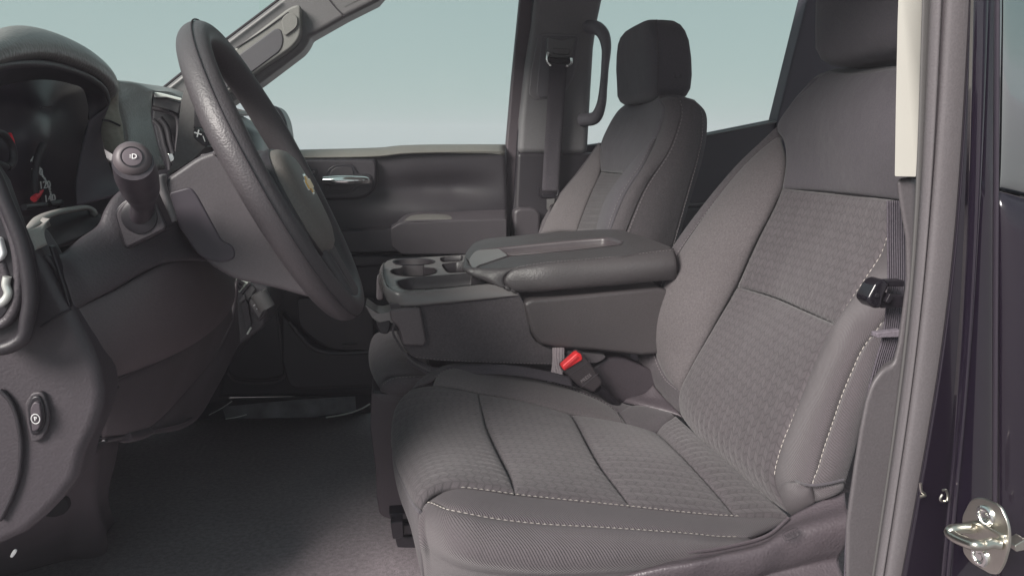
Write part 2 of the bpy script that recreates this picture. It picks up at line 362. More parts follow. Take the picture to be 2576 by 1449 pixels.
def text(name, body, size, loc, xd, yd, m, parent, ext=.0003, sx=1.0):
    cu = bpy.data.curves.new('t', 'FONT'); cu.body = body; cu.size = size; cu.align_x = 'CENTER'; cu.align_y = 'CENTER'; cu.extrude = ext; cu.resolution_u = 3
    cu.materials.append(m); tmp = bpy.data.objects.new('tmp', cu)
    me = bpy.data.meshes.new_from_object(tmp); bpy.data.objects.remove(tmp)
    xd, yd = Vector(xd).normalized(), Vector(yd).normalized(); zd = xd.cross(yd); yd = zd.cross(xd)
    M_ = Matrix((xd, yd, zd)).transposed().to_4x4(); M_.translation = Vector(loc); me.transform(M_ @ Matrix.Diagonal((sx, 1, 1, 1)))
    if not me.materials: me.materials.append(m)
    o = bpy.data.objects.new(name, me); COL.objects.link(o)
    if parent is not None:
        o.parent = parent
        if parent.type == 'EMPTY': o.matrix_parent_inverse = Matrix.Translation(-Vector(parent.location))
    return o
def struct(o): o['kind'] = 'structure'; return o

# ================================================================== THE SETTING
g = struct(box('ground', (-40, -40, -.66), (40, 40, -.60), GROUND, bev=0)); g['kind'] = 'structure'
fl = struct(box('carpet_floor', (-.75, .56, -.03), (1.35, 2.22, 0.0), CARPET, bev=0))
# roof, rear wall and firewall of the cab
rf = struct(loft('ceiling', [superell((.62, 1.33, z), (1, 0, 0), (0, 1, 0), a, b, 6, 40) for z, a, b in ((1.17, .72, .74), (1.20, .75, .79), (1.24, .73, .77), (1.27, .6, .66))], LINER, sharp=60))
rw = struct(box('rear_wall', (1.30, .58, 0), (1.34, 2.14, .62), DARK, bev=.01))
fw = struct(box('firewall', (-.80, .58, 0), (-.76, 2.14, .70), DARK, bev=.01))
far_sill = struct(patch('door_sill', [WZ(430, 1060, -.004), WZ(505, 1057, -.004), WZ(788, 1053, -.004), WZ(935, 1040, -.004)], [(430, 1010, 2.12), (536, 1002, 2.12), (760, 996, 2.12), (935, 988, 2.12)],
      [WZ(430, 1060, -.004), (430, 1010, 2.12)], [WZ(935, 1040, -.004), (935, 988, 2.12)], STRIP, puff=.006, thick=.01))
sx = thing('scuff_plate', 'clear glossy scuff plate with faint lettering on the far door sill', 'scuff plate', W(700, 1040, 2.04))
slab('plate', c(2, (1060, 640), (1450, 605), (1700, 590), (1705, 660), (1480, 690), (1080, 698)), 2.035, .004, mat('clear_plastic_film', (.14, .15, .15), .12, var=.5, vscale=18), sx, bev=.001)
for k, (a_, b_) in enumerate((((1000, 678), (1110, 612)), ((1080, 697), (1180, 676)), ((1560, 690), (1690, 664)), ((1690, 664), (1770, 625)))):
    p0, p1 = c(2, a_, b_); tube('pale_edge' if k < 2 else 'edge_highlight', [W(*p0, 2.025), W((p0[0]+p1[0])/2+2, (p0[1]+p1[1])/2+1, 2.024), W(*p1, 2.025)], .0013 if k < 2 else .0022, SATIN, sx, ns=6, n=8)  # right-end sill highlights modelled as silver tubes; the left pair are plain pale edges

# ================================================================== FAR SIDE OF THE CAB
YD = 2.10
door = thing('passenger_door', 'dark passenger door with chrome pull handle and wide window', 'car door', WZ(1000, 900, 0.02))
# door card: one sheet, sill rolled at the top
patch('door_card', [(540, 1000, 2.11), (760, 996, 2.11), (1000, 990, 2.11), (1300, 985, 2.11)], [(640, 392, 2.13), (762, 392, 2.10), (959, 388, 2.10), (1009, 384, 2.10), (1271, 380, 2.10)],
      [(560, 1000, 2.11), (600, 700, 2.10), (640, 392, 2.13)], [(1300, 985, 2.11), (1285, 700, 2.10), (1271, 380, 2.10)], DARK, door, n=(60, 60), thick=.03,
      warp=lambda s, t: (-.022*np.exp(-((t-.86)/.045)**2) + .012*np.exp(-((t-.76)/.04)**2))*np.clip((s-.42)*4, 0, 1)*np.clip((.99-s)*5, 0, 1))
patch('window_sill', [(640, 398, 2.095), (762, 398, 2.085), (959, 394, 2.085), (1009, 388, 2.085), (1271, 382, 2.09)], [(640, 381, 2.14), (762, 379, 2.14), (959, 374, 2.14), (1009, 369, 2.14), (1271, 364, 2.14)],
      [(640, 398, 2.095), (640, 381, 2.14)], [(1271, 382, 2.09), (1271, 364, 2.14)], mat('sunlit_sill_vinyl', (.13, .135, .115), .5, grain=.8, gscale=420), door, puff=.008, thick=.012)  # daylight on the sill put into a lighter vinyl colour
fr_ = thing('door_window_frame', 'black window frame bar behind the far front door glass', 'window frame', W(1290, 365, 2.14))
slab('frame_bar', [(1311, -30), (1350, -30), (1322, 250), (1300, 420), (1292, 700), (1290, 1010), (1258, 1010), (1268, 700), (1274, 363), (1288, 200)], 2.125, .03, SEALD, fr_, bev=.006)
tube('door_seal', [(1349, -40, 2.12), (1334, 160, 2.12), (1309, 340, 2.12), (1300, 480, 2.12), (1288, 600, 2.12), (1286, 1000, 2.12)], .009, BLACK, fr_, ns=10)
pane = slab('side_window', [(655, -60), (1320, -60), (1286, 300), (1276, 375), (640, 392)], 2.15, .004, GLASS, door, bev=0)
# handle bezel, recess, chrome pull
bz = c(3, (120, 795, 20), (505, 793, 14), (522, 815, 16), (520, 930, 22), (490, 975, 22), (430, 998, 20), (230, 1000, 20), (120, 990, 20))
slab('handle_bezel', bz, 2.075, .03, BLACK, door, bev=.006)
slab('handle_surround', c(3, (130, 803, 16), (498, 803, 12), (512, 822, 12), (510, 925, 20), (484, 966, 20), (428, 988, 16), (240, 990, 16), (130, 980, 16)), 2.071, .01, DARK, door, bev=.003)
slab('handle_cup', c(3, (262, 880, 14), (275, 845, 24), (310, 822, 14), (400, 822, 14), (415, 850, 12), (425, 870, 10), (490, 868, 14), (500, 925, 22), (425, 935, 10), (385, 970, 14), (262, 970, 14)), 2.066, .006, BLACK, door, bev=.002)
slab('cup_inner', c(3, (278, 880, 10), (290, 850, 20), (318, 834, 10), (392, 834, 10), (402, 860, 10), (402, 940, 10), (380, 958, 10), (278, 958, 10)), 2.063, .004, DARK, door, bev=.002)
hp = tube('chrome_pull', c(3, (252, 905, 2.04), (330, 903, 2.035), (420, 903, 2.04), (468, 903, 2.052), (482, 912, 2.066)), [.012, .0135, .0135, .0125, .010], CHROME, door, ns=20, flat=1.0)
slab('lock_switch', c(3, (178, 845, 4), (222, 843, 4), (216, 866, 4), (205, 882, 6), (190, 880, 4)), 2.068, .004, BLACK, door, bev=.001)
text('lock_icon', 'o', .012, W(*c(3, (202, 857))[0], 2.066), (1, 0, 0), (0, 0, 1), THREADD, door)
# armrest and pull bar
ar = slab('armrest', [(983, 574, 6), (1008, 561, 8), (1150, 556, 4), (1275, 552, 4), (1275, 640, 4), (1010, 640, 4), (985, 620, 4)], 2.02, .10, DASH, door, bev=.012, seg=4)
patch('armrest_top', [(985, 574, 2.022), (1008, 562, 2.022), (1150, 557, 2.022), (1275, 553, 2.022)], [(1006, 552, 2.10), (1030, 538, 2.10), (1150, 533, 2.10), (1275, 528, 2.10)], [(985, 574, 2.022), (1006, 552, 2.10)], [(1275, 553, 2.022), (1275, 528, 2.10)], DASH, door, puff=.006, thick=.005)
patch('armrest_sun_patch', [(1010, 559, 2.026), (1050, 556, 2.026), (1110, 555, 2.026), (1155, 555, 2.026)], [(1032, 543, 2.065), (1060, 541, 2.065), (1110, 541, 2.065), (1140, 543, 2.065)],
      [(1010, 559, 2.026), (1032, 543, 2.065)], [(1155, 555, 2.026), (1140, 543, 2.065)], mat('sunlit_armrest_vinyl', (.12, .122, .108), .5, grain=.8, gscale=420), door, puff=.006, thick=.005)  # sun patch on the armrest top painted as a paler sheet
slab('pull_bar', [(700, 584), (860, 583), (1004, 577, 3), (1008, 632, 3), (860, 636), (700, 640)], 2.03, .06, DARK, door, bev=.006)
slab('lower_trim', [(560, 642), (860, 640), (1290, 640), (1290, 662), (960, 672), (560, 690)], 2.06, .04, BLACK, door, bev=.01)
# map pocket
slab('pocket_ledge', c(2, (1345, 190), (1400, 250, 30), (1500, 362, 40), (1600, 385, 20), (1790, 380), (1790, 545), (1380, 560, 30), (1345, 420)), 2.05, .05, DARK, door, bev=.02, seg=5)
slab('map_pocket', c(2, (1420, 120, 10), (1790, 120, 10), (1790, 372), (1575, 368, 30), (1480, 300, 40), (1428, 250, 30)), 2.047, .01, BLACK, door, bev=.004)
tube('pocket_edge', c(2, (1385, 235, 2.046), (1435, 300, 2.046), (1500, 362, 2.046), (1580, 383, 2.046), (1790, 378, 2.046)), .006, DASH, door, ns=8)
slab('speaker_grille', c(2, (1100, 140, 20), (1310, 120, 20), (1335, 200, 20), (1370, 500, 20), (1250, 522, 20), (1120, 510, 20), (1080, 470, 20)), 2.06, .02, BLACK, door, bev=.01)
tube('grille_rim', c(2, (1290, 112, 2.058), (1318, 150, 2.058), (1335, 250, 2.058), (1350, 380, 2.058), (1362, 490, 2.058), (1330, 518, 2.058), (1200, 525, 2.058), (1120, 512, 2.058), (1090, 480, 2.058)), .0025, DASH, door, ns=6)
tube('pocket_glint', c(2, (1640, 345, 2.04), (1710, 340, 2.04)), .003, DASH, door, ns=6, n=6)

kw = thing('far_kick_panel', 'dark kick panel in the far footwell under the glove box', 'kick panel', WZ(500, 1020, .02))
slab('kick_cover', [(150, 400), (600, 400), (600, 640), (575, 1006), (540, 1012), (150, 1100)], 2.118, .03, DARK, kw, bev=.004)

smr = thing('side_mirror', 'dark passenger side mirror housing outside the far window behind the wheel', 'side mirror', W(690, 380, 2.4))
slab('mirror_shell', [(634, 262, 10), (700, 266, 20), (720, 300, 20), (728, 350, 14), (722, 388, 10), (630, 388)], 2.38, .12, BLACK, smr, bev=.02, seg=4)
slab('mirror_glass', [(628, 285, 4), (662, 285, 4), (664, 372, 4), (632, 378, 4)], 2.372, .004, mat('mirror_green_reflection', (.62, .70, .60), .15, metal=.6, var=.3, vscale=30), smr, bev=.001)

# far A-pillar with moulded grab handle
ap = thing('a_pillar_trim', 'grey plastic windscreen pillar trim with moulded grab handle recess', 'pillar trim', W(430, 230, 2.0))
slab('pillar_cover', c(10, (-300, 1130), (90, 945), (340, 748), (820, 385), (1330, 0), (1450, -120), (2500, -120), (2390, 10), (2040, 185), (1660, 400, 40), (1640, 455, 60), (1580, 545, 90), (1130, 885), (700, 1170), (100, 1480)), 2.0, .10, GREY, ap, bev=.02, seg=5)
GREYL = mat('grab_handle_plastic', (.17, .175, .155), .55, grain=.2, gscale=500)
slab('grab_handle', c(10, (300, 985), (880, 505), (1440, 80, 30), (1560, 40, 30), (1565, 380, 80), (1480, 500, 80), (1130, 740), (750, 1010), (400, 1200)), 1.965, .04, GREYL, ap, bev=.012, seg=5)
slab('handle_recess', c(10, (600, 800), (940, 560), (1290, 305, 60), (1350, 310, 50), (1382, 430, 60), (1350, 540, 90), (1060, 755), (700, 990)), 1.9622, .01, mat('shaded_recess_plastic', (.065, .065, .068), .6), ap, bev=.003)  # shade of the recess painted in as a darker slab
slab('airbag_cap', c(10, (1352, 200, 18), (1440, 130, 22), (1525, 170, 14), (1530, 285, 18), (1405, 378, 20), (1385, 370, 14)), 1.9595, .006, GREYL, ap, bev=.0015)
seam('trim_joint', c(10, (880, 512, 1.9635), (1160, 330, 1.9635), (1430, 135, 1.9635)), ap, r_=.0013)
seam('roof_joint', c(10, (1850, -20, 1.997), (1930, 80, 1.997), (2030, 180, 1.997)), ap, r_=.0018)
seam('glass_edge', c(10, (90, 945, 1.99), (340, 745, 1.99), (820, 382, 1.99), (1330, -3, 1.99)), ap, r_=.003)
# windscreen: wide glass sheet from the cowl up to the header
wsp = [W(415, 215, 2.0), W(950, -20, 2.0)]; wa, wb = wsp[0]+Vector((-.02, 0, -.03)), wsp[1]
ws = slab('windscreen', [Vector((wa.x, .62, wa.z)), Vector((wb.x, .62, wb.z)), Vector((wb.x, 2.0, wb.z)), Vector((wa.x, 2.0, wa.z))], 0, .005, GLASS, None, bev=0, vec=(wb-wa).cross(Vector((0, 1, 0))).normalized())
tag(ws, 'raked clear windscreen above the dashboard', 'windscreen')

# far B-pillar
bp_ = thing('b_pillar_trim', 'grey B-pillar trim between the two far windows', 'pillar trim', WZ(1400, 900, .02))
slab('upper_cover', c(3, (1312, -60), (1660, -60), (1622, 120), (1605, 240), (1588, 520), (1574, 772), (1222, 772), (1232, 600), (1262, 330), (1290, 150)), 2.10, .05, mat('upper_pillar_plastic', (.14, .143, .14), .55, grain=.2, gscale=500), bp_, bev=.018, seg=5)
slab('lower_cover', c(3, (1220, 762), (1640, 762), (1640, 1400), (1190, 1400), (1205, 1100)), 2.105, .05, DARK, bp_, bev=.012, seg=4)
slab('pillar_foot', c(3, (1204, 1055, 14), (1230, 1040, 10), (1310, 1040, 16), (1338, 1070, 12), (1330, 1240), (1200, 1240)), 2.06, .05, DASH, bp_, bev=.014, seg=4)
slab('belt_recess', c(3, (1325, 170, 16), (1380, 165), (1534, 176, 12), (1525, 300, 10), (1500, 400, 20), (1440, 490, 40), (1300, 500, 40), (1278, 470, 20), (1290, 350)), 2.097, .01, mat('recess_grey', (.15, .15, .15), .6), bp_, bev=.003)
slab('recess_panel', c(3, (1345, 180, 8), (1525, 184, 8), (1500, 380, 20), (1440, 480, 30), (1320, 490, 20), (1318, 440, 10)), 2.093, .008, mat('recess_panel_grey', (.12, .12, .125), .6), bp_, bev=.003)
slab('guide_housing', c(3, (1372, 185, 8), (1440, 200), (1515, 185, 8), (1490, 290, 14), (1400, 290, 14), (1366, 270, 8)), 2.075, .02, mat('guide_plastic', (.13, .135, .13), .5), bp_, bev=.005)
slab('guide_button', c(3, (1392, 240, 8), (1488, 246, 8), (1482, 275, 8), (1396, 272, 8)), 2.068, .01, GREY, bp_, bev=.003)
gh = thing('grab_handle', 'curved grey grab handle on the far B-pillar beside the rear window', 'grab handle', W(1470, 310, 2.09))
GH = [c(4, p)[0] for p in ((520, 600), (585, 590), (615, 530), (628, 430), (636, 330), (642, 240), (630, 180), (600, 145), (550, 135))]
tube('handle_loop', [W(u, v, y) for (u, v), y in zip(GH, (2.10, 2.06, 2.03, 2.02, 2.02, 2.02, 2.03, 2.06, 2.11))], [.018, .017, .013, .0105, .0100, .012, .016, .018, .018], mat('handle_grey', (.15, .15, .16), .45, grain=.2), gh, ns=16, n=50, flat=1.0)

sb = thing('passenger_seat_belt', 'dark seat belt hanging down the far B-pillar, tongue parked at its foot', 'seat belt', W(1385, 500, 2.05))
ribbon('webbing', [(1405, 158, 2.06), (1402, 200, 2.068), (1396, 300, 2.07), (1388, 420, 2.07), (1385, 482, 2.065)], .047, WEB, sb, n=60)
tube('chrome_ring', [W(*c(3, p)[0], 2.05) for p in ((1375, 262), (1368, 285), (1372, 312), (1388, 330))], .0032, CHROME, sb, ns=10)
tube('chrome_ring', [W(*c(3, p)[0], 2.05) for p in ((1490, 292), (1488, 315), (1474, 330), (1462, 328))], .0042, CHROME, sb, ns=10)
tube('belt_bar', [W(*c(3, p)[0], 2.052) for p in ((1378, 300), (1420, 308), (1474, 308))], .008, BLACK, sb, ns=12)
tube('tongue_plate', [W(*c(3, p)[0], 2.05) for p in ((1326, 936), (1330, 972), (1345, 984), (1400, 986), (1422, 975), (1426, 950))], .0035, BLACK, sb, ns=10)
slab('tongue_body', c(3, (1345, 968, 4), (1412, 968, 4), (1408, 990, 4), (1350, 988, 4)), 2.045, .012, BLACK, sb, bev=.003)
slab('tongue_tip', c(3, (1366, 986, 3), (1408, 988, 3), (1404, 1020, 4), (1384, 1024, 6), (1378, 1052, 3), (1366, 1050, 3)), 2.05, .004, CHROME, sb, bev=.001)

# rear door beyond the passenger seat
rd = thing('rear_door', 'dark rear door panel with window behind the passenger seat', 'car door', WZ(1800, 850, .02))
slab('door_panel', [(1462, 366), (1484, 364, 3), (1500, 362, 10), (1530, 358, 10), (1600, 352), (1780, 335), (1960, 299), (2060, 290), (2060, 1000), (1462, 1000)], 2.16, .05, mat('rear_door_plastic', (.040, .036, .044), .55), rd, bev=.008)
patch('sill_cap', [(1772, 342, 2.15), (1860, 325, 2.15), (1965, 304, 2.15)], [(1772, 336, 2.17), (1860, 319, 2.17), (1965, 297, 2.17)], [(1772, 342, 2.15), (1772, 336, 2.17)], [(1965, 304, 2.15), (1965, 297, 2.17)], GREY, rd, thick=.004, n=(16, 6))
slab('rear_pane', [(1475, -60), (2050, -60), (1965, 300), (1780, 345), (1480, 372)], 2.19, .004, GLASS, rd, bev=0)
slab('pull_strip', c(4, (1035, 1018), (1150, 1012), (1150, 1022), (1035, 1028)), 2.15, .01, GREY, rd, bev=.001)
slab('armrest', c(4, (1000, 1035), (1180, 1030), (1180, 1250), (960, 1250)), 2.13, .03, DARK, rd, bev=.01)
cp = thing('c_pillar_trim', 'dark rear pillar trim behind the driver headrest', 'pillar trim', WZ(2100, 900, .02))
slab('pillar_panel', [(2030, 3), (2046, -60), (2480, -60), (2480, 900), (1900, 900), (1957, 297)], 2.145, .06, mat('rear_pillar_plastic', (.05, .045, .058), .6), cp, bev=.006)
# ================================================================== PASSENGER SEAT
ps = thing('passenger_chair', 'grey cloth passenger seat with headrest, on the far side of the console', 'car seat', (.45, 1.80, 0))
def hr_sections(x0, x1, y0, y1, zs, e=5):
    return [superell(((x0+x1)/2+dx, (y0+y1)/2, z), (1, 0, 0), (0, 1, 0), (x1-x0)/2*k, (y1-y0)/2*k2, e, 48) for z, k, k2, dx in zs]
zb, zt = W(1600, 258, 1.76).z, W(1680, 46, 1.72).z; H = zt-zb
hx0, hx1 = W(1652, 150, 1.66).x-.012, W(1752, 200, 1.66).x
loft('headrest', hr_sections(hx0, hx1, 1.65, 1.965, [(zb, .50, .66, .0), (zb+.018*H, .72, .80, .0), (zb+.06*H, .88, .90, .0), (zb+.14*H, .98, .975, 0), (zb+.3*H, 1.0, 1.0, 0), (zb+.5*H, 1, 1, -.003), (zb+.7*H, .96, .96, -.006), (zb+.82*H, .90, .89, -.009), (zb+.90*H, .82, .79, -.011), (zb+.96*H, .68, .64, -.012), (zb+.99*H, .50, .46, -.013), (zt, .30, .28, -.013)]), F_SMOOTH, ps)
seam('headrest_seam', [(1652, 50, 1.652), (1655, 100, 1.652), (1655, 180, 1.652), (1654, 244, 1.655)], ps, lift=.002, r_=.0012, m=F_PLAIN)
lathe('headrest_button', W(1706, 191, 1.652), (0, -1, 0), [(.0, .001), (.0055, .001), (.006, .0025), (.0075, .0025), (.008, -.002)], F_SMOOTH, ps, ns=20)
for yy in (1.74, 1.86): tube('headrest_post', [Vector((hx0+.075, yy, zb-.05)), Vector((hx0+.070, yy, zb+.03))], .006, CHROME, ps, n=4)
UR = [(1655, 345, 1.62), (1668, 310, 1.605), (1674, 275, 1.60), (1658, 249, 1.63)]
patch('upper_panel', [(1512, 433, 1.99), (1545, 437, 1.85), (1577, 438, 1.68)], [(1570, 266, 2.00), (1580, 262, 1.97), (1610, 262, 1.88), (1658, 249, 1.63)], [(1512, 433, 1.99), (1512, 366, 2.015), (1528, 325, 2.03), (1550, 287, 2.02), (1570, 266, 2.00)],
      [(1577, 438, 1.68), (1605, 403, 1.65)]+UR, F_SMOOTH, ps, puff=.012)
patch('far_bolster', [(1358, 590, 2.05), (1405, 585, 2.00), (1450, 584, 1.96)], [(1508, 364, 2.02), (1512, 368, 2.01)], [(1358, 590, 2.05), (1403, 504, 2.055), (1464, 428, 2.045), (1508, 364, 2.02)],
      [(1450, 584, 1.96), (1484, 499, 1.97), (1512, 433, 1.99), (1514, 395, 2.0), (1512, 368, 2.01)], F_BOLST, ps, puff=.014)
patch('far_edge', [(1345, 590, 2.07), (1358, 590, 2.055)], [(1506, 359, 2.03), (1508, 363, 2.025)], [(1345, 590, 2.07), (1394, 506, 2.07), (1456, 428, 2.06), (1506, 359, 2.03)], [(1358, 590, 2.055), (1403, 504, 2.06), (1464, 428, 2.05), (1508, 363, 2.025)], F_PLAIN, ps, n=(6, 30))
patch('seat_insert', [(1448, 590, 1.95), (1475, 592, 1.85), (1500, 590, 1.72)], [(1512, 433, 1.99), (1545, 437, 1.85), (1577, 438, 1.68)], [(1448, 590, 1.95), (1484, 499, 1.97), (1512, 433, 1.99)], [(1500, 590, 1.72), (1529, 504, 1.70), (1560, 458, 1.69), (1577, 438, 1.68)], F_INS, ps, puff=.008)
patch('near_bolster', [(1498, 594, 1.72), (1516, 594, 1.62), (1530, 592, 1.585)], [(1654, 346, 1.62), (1655, 345, 1.62)], [(1498, 594, 1.72), (1529, 504, 1.70), (1577, 438, 1.68), (1605, 403, 1.65), (1655, 345, 1.62)], [(1530, 592, 1.585), (1575, 488, 1.58), (1620, 418, 1.58), (1655, 345, 1.62)], F_SMOOTH, ps, puff=.014)
patch('side_strip', [(1530, 596, 1.585), (1550, 596, 1.575), (1570, 594, 1.57)], [(1658, 249, 1.63), (1680, 244, 1.60), (1706, 246, 1.585)], [(1530, 596, 1.585), (1575, 488, 1.58), (1620, 418, 1.58)]+UR,
      [(1570, 594, 1.57), (1625, 470, 1.565), (1683, 382, 1.565), (1706, 320, 1.57), (1714, 280, 1.575), (1706, 246, 1.585)], F_PLAIN, ps, puff=.006)
patch('side_panel', [(1570, 600, 1.57), (1630, 625, 1.57), (1690, 625, 1.59)], [(1706, 246, 1.585), (1725, 246, 1.585), (1742, 250, 1.59)], [(1570, 600, 1.57), (1625, 470, 1.565), (1683, 382, 1.565), (1706, 320, 1.57), (1714, 280, 1.575), (1706, 246, 1.585)],
      [(1690, 625, 1.59), (1721, 514, 1.58), (1755, 390, 1.58), (1764, 340, 1.58), (1762, 280, 1.585), (1742, 250, 1.59)], F_PLAIN, ps, puff=.004)
patch('back_edge', [(1690, 625, 1.59), (1700, 625, 1.62)], [(1742, 250, 1.59), (1750, 255, 1.62)], [(1690, 625, 1.59), (1721, 514, 1.58), (1755, 390, 1.58), (1764, 340, 1.58), (1762, 280, 1.585), (1742, 250, 1.59)],
      [(1700, 625, 1.62), (1732, 514, 1.60), (1768, 390, 1.60), (1777, 335, 1.60), (1775, 285, 1.60), (1750, 255, 1.62)], F_PLAIN, ps, puff=.003)
patch('top_cap', [(1574, 264, 1.98), (1610, 262, 1.88), (1658, 249, 1.63)], [(1600, 262, 2.0), (1680, 258, 1.88), (1740, 257, 1.66)], [(1574, 264, 1.98), (1600, 262, 2.0)], [(1658, 249, 1.63), (1700, 246, 1.64), (1740, 257, 1.66)], F_PLAIN, ps, puff=.010, pw=.5)
edge_st('near_bolster', 'R', .04, THREADD, ps, r_=.0009, dash=.005, gap=.003)
edge_st('side_panel', 'L', .03, THREADD, ps, r_=.0008, dash=.005, gap=.003)
edge_st('back_edge', 'L', .02, THREADD, ps, r_=.0008, dash=.005, gap=.002)
q = [W(1358, 590, 1.80), W(1690, 625, 1.8)]
def shell(name, pts, y0, y1, parent, m): return slab(name, [Vector((x, y0, z)) for x, z in pts], 0, y1-y0, m, parent, bev=.02, seg=4)
shell('back_shell', [(.50, .42), (.53, .56), (.61, .75), (.63, .835), (.655, .83), (.665, .76), (.60, .45), (.57, .30)], 1.62, 2.02, ps, F_PLAIN)
box('seat_base', (.0, 1.60, .06), (.52, 2.03, .33), F_PLAIN, ps, bev=.04, seg=5)
# ================================================================== CENTRE CONSOLE (folded middle seat) AND MIDDLE CUSHION
CN, CF = 1.29, 1.60
cc = thing('centre_console', 'folded centre armrest console with cup holders beside the driver seat', 'console', (.2, 1.45, .2))
sl = slab('cloth_side', c(6, (290, 600), (470, 590), (880, 560), (1075, 535), (1110, 600), (1135, 700), (1150, 790, 20), (1195, 850, 30), (1300, 880), (1620, 915, 30), (1560, 962, 20), (1260, 972), (900, 962), (600, 947), (440, 932, 20), (380, 872), (330, 760)), CN, .27, F_PLAIN, cc, bev=.012, seg=5)
cam_st(c(6, (450, 922, CN-.001), (600, 938, CN-.001), (900, 953, CN-.001), (1260, 962, CN-.001), (1540, 950, CN-.001)), THREADD, cc, lift=.002, r_=.0006)
slab('storage_bin', c(6, (1108, 600, 14), (1150, 575, 12), (1500, 545), (1920, 500), (2000, 520), (2010, 900), (1820, 915), (1560, 888), (1300, 868), (1195, 845, 40), (1155, 780, 40), (1130, 690)), CN-.012, .29, mat('console_plastic', (.062, .058, .057), .45, grain=.9, gscale=420), cc, bev=.014, seg=5)
# tray: top face with sunk wells, built as frame bars + wells
zt_ = W(980, 700, 1.32).z
TP = [W(*p[:2], p[2]) for p in c(6, (262, 345, 1.60), (740, 305, 1.60))]
patch('tray_side', c(6, (285, 560, 1.34), (300, 600, 1.305), (380, 617, CN), (600, 602, CN-.002), (900, 572, CN-.002), (1075, 550, CN-.002)), c(6, (250, 440, 1.36), (285, 500, 1.315), (340, 522, 1.30), (600, 512, 1.30), (890, 484, 1.30), (1010, 500, 1.30)),
      c(6, (285, 560, 1.34), (262, 500, 1.35), (250, 440, 1.36)), c(6, (1075, 550, CN-.002), (1010, 500, 1.30)), SILV, cc, puff=.006, thick=.004)
patch('tray_front', c(6, (232, 470, 1.60), (250, 520, 1.48), (285, 560, 1.34)), c(6, (258, 350, 1.60), (250, 390, 1.48), (250, 440, 1.36)), c(6, (232, 470, 1.60), (258, 350, 1.60)), c(6, (285, 560, 1.34), (250, 440, 1.36)), SILV, cc, puff=.008, thick=.004)
# top face: bmesh sheet with holes cut by triangulation of loops
def holed(name, outer, holes, m, parent, depth_y, wells, zfun=None, thick=.004):
    b = bmesh.new(); eds = []
    def loop(pts):
        vs = [b.verts.new(p) for p in pts]; e = [b.edges.new((vs[i], vs[(i+1) % len(vs)])) for i in range(len(vs))]; eds.extend(e)
    loop(outer); [loop(h) for h in holes]
    bmesh.ops.triangle_fill(b, use_beauty=True, edges=eds)
    bmesh.ops.recalc_face_normals(b, faces=b.faces)
    if sum((f.normal.z for f in b.faces)) < 0: bmesh.ops.reverse_faces(b, faces=b.faces)
    me = bpy.data.meshes.new('m'); b.to_mesh(me); b.free(); o = link(name, me, m, parent, sharp=None, smooth=False)
    s_ = o.modifiers.new('t', 'SOLIDIFY'); s_.thickness = thick; s_.offset = -1
    for h, (dz, wm, nm) in zip(holes, wells):
        k = [Vector(p) for p in h]; ctr = sum(k, Vector())/len(k); rows = [[p+Vector((0, 0, .0015)) for p in [ctr+(q-ctr)*1.035 for q in k]], [p+Vector((0, 0, .0005)) for p in k], [ctr+(p-ctr)*.97+Vector((0, 0, -dz*.3)) for p in k], [ctr+(p-ctr)*.93+Vector((0, 0, -dz*.9)) for p in k], [ctr+(p-ctr)*.85+Vector((0, 0, -dz)) for p in k], [ctr+(p-ctr)*.02+Vector((0, 0, -dz)) for p in k]]
        G = np.array([[tuple(p) for p in r_] for r_ in rows]); mw = grid_mesh(G, closed_v=True)
        link(nm, mw, wm, parent, sharp=50)
    return o
n_ = (TP[1]-TP[0]).cross(W(*c(6, (600, 515))[0], 1.30)-TP[0]); n_.normalize()
def onp(k, pts, r=0, n=5, base=TP[0], nn=n_):
    out = []
    for p in rpoly(c(k, *pts), r, n): d = ray(p[0], p[1]); out.append(CAM+d*((base-CAM).dot(nn)/d.dot(nn)))
    return out
def ell(k, cx, cy, rx, ry, n=28):
    return onp(k, [(cx+rx*math.cos(2*math.pi*j/n), cy+ry*math.sin(2*math.pi*j/n)) for j in range(n)])
WELL = mat('well_plastic', (.028, .025, .027), .45)
holes = [onp(6, [(330, 340, 0), (360, 333), (400, 330), (450, 329), (510, 331), (545, 337), (562, 346), (556, 356), (530, 362), (495, 366, 3), (500, 384, 3), (560, 388), (576, 398), (570, 412), (530, 426), (470, 434), (400, 434), (335, 427), (303, 414), (300, 402), (320, 392), (368, 387, 3), (374, 370, 3), (330, 364), (312, 352)]),
         onp(6, [(595, 328, 6), (620, 320, 4), (735, 311, 6), (728, 342, 6), (610, 349, 6)]),
         onp(6, [(605, 364, 8), (700, 353, 4), (760, 356, 6), (812, 405, 8), (640, 413, 8)]),
         onp(6, [(328, 466, 10), (420, 446, 10), (800, 418, 10), (828, 430, 10), (888, 466, 10), (870, 480, 8), (600, 508, 10), (400, 516, 20), (360, 505, 10)])]
outer = onp(6, [(252, 440, 12), (258, 352, 20), (300, 330, 14), (760, 303), (985, 480), (890, 484, 4), (600, 512), (340, 524, 16), (285, 500, 12)])
holed('tray_top', outer, holes, SILV, cc, 0, [(.07, WELL, 'cup_holder'), (.025, WELL, 'small_bin'), (.05, WELL, 'phone_bin'), (.03, WELL, 'coin_tray')])
lathe('cup_divider', (onp(6, [(432, 400), (440, 400), (440, 404)])[0]+Vector((0, 0, -.012))), (0, 0, 1), [(.0, .012), (.010, .011), (.017, .004), (.019, -.01), (.019, -.05)], BLACK, cc, ns=24)
tube('cup_rim', ell(6, 440, 345, 128, 21), .0011, BLACK, cc, closed=True, ns=6)
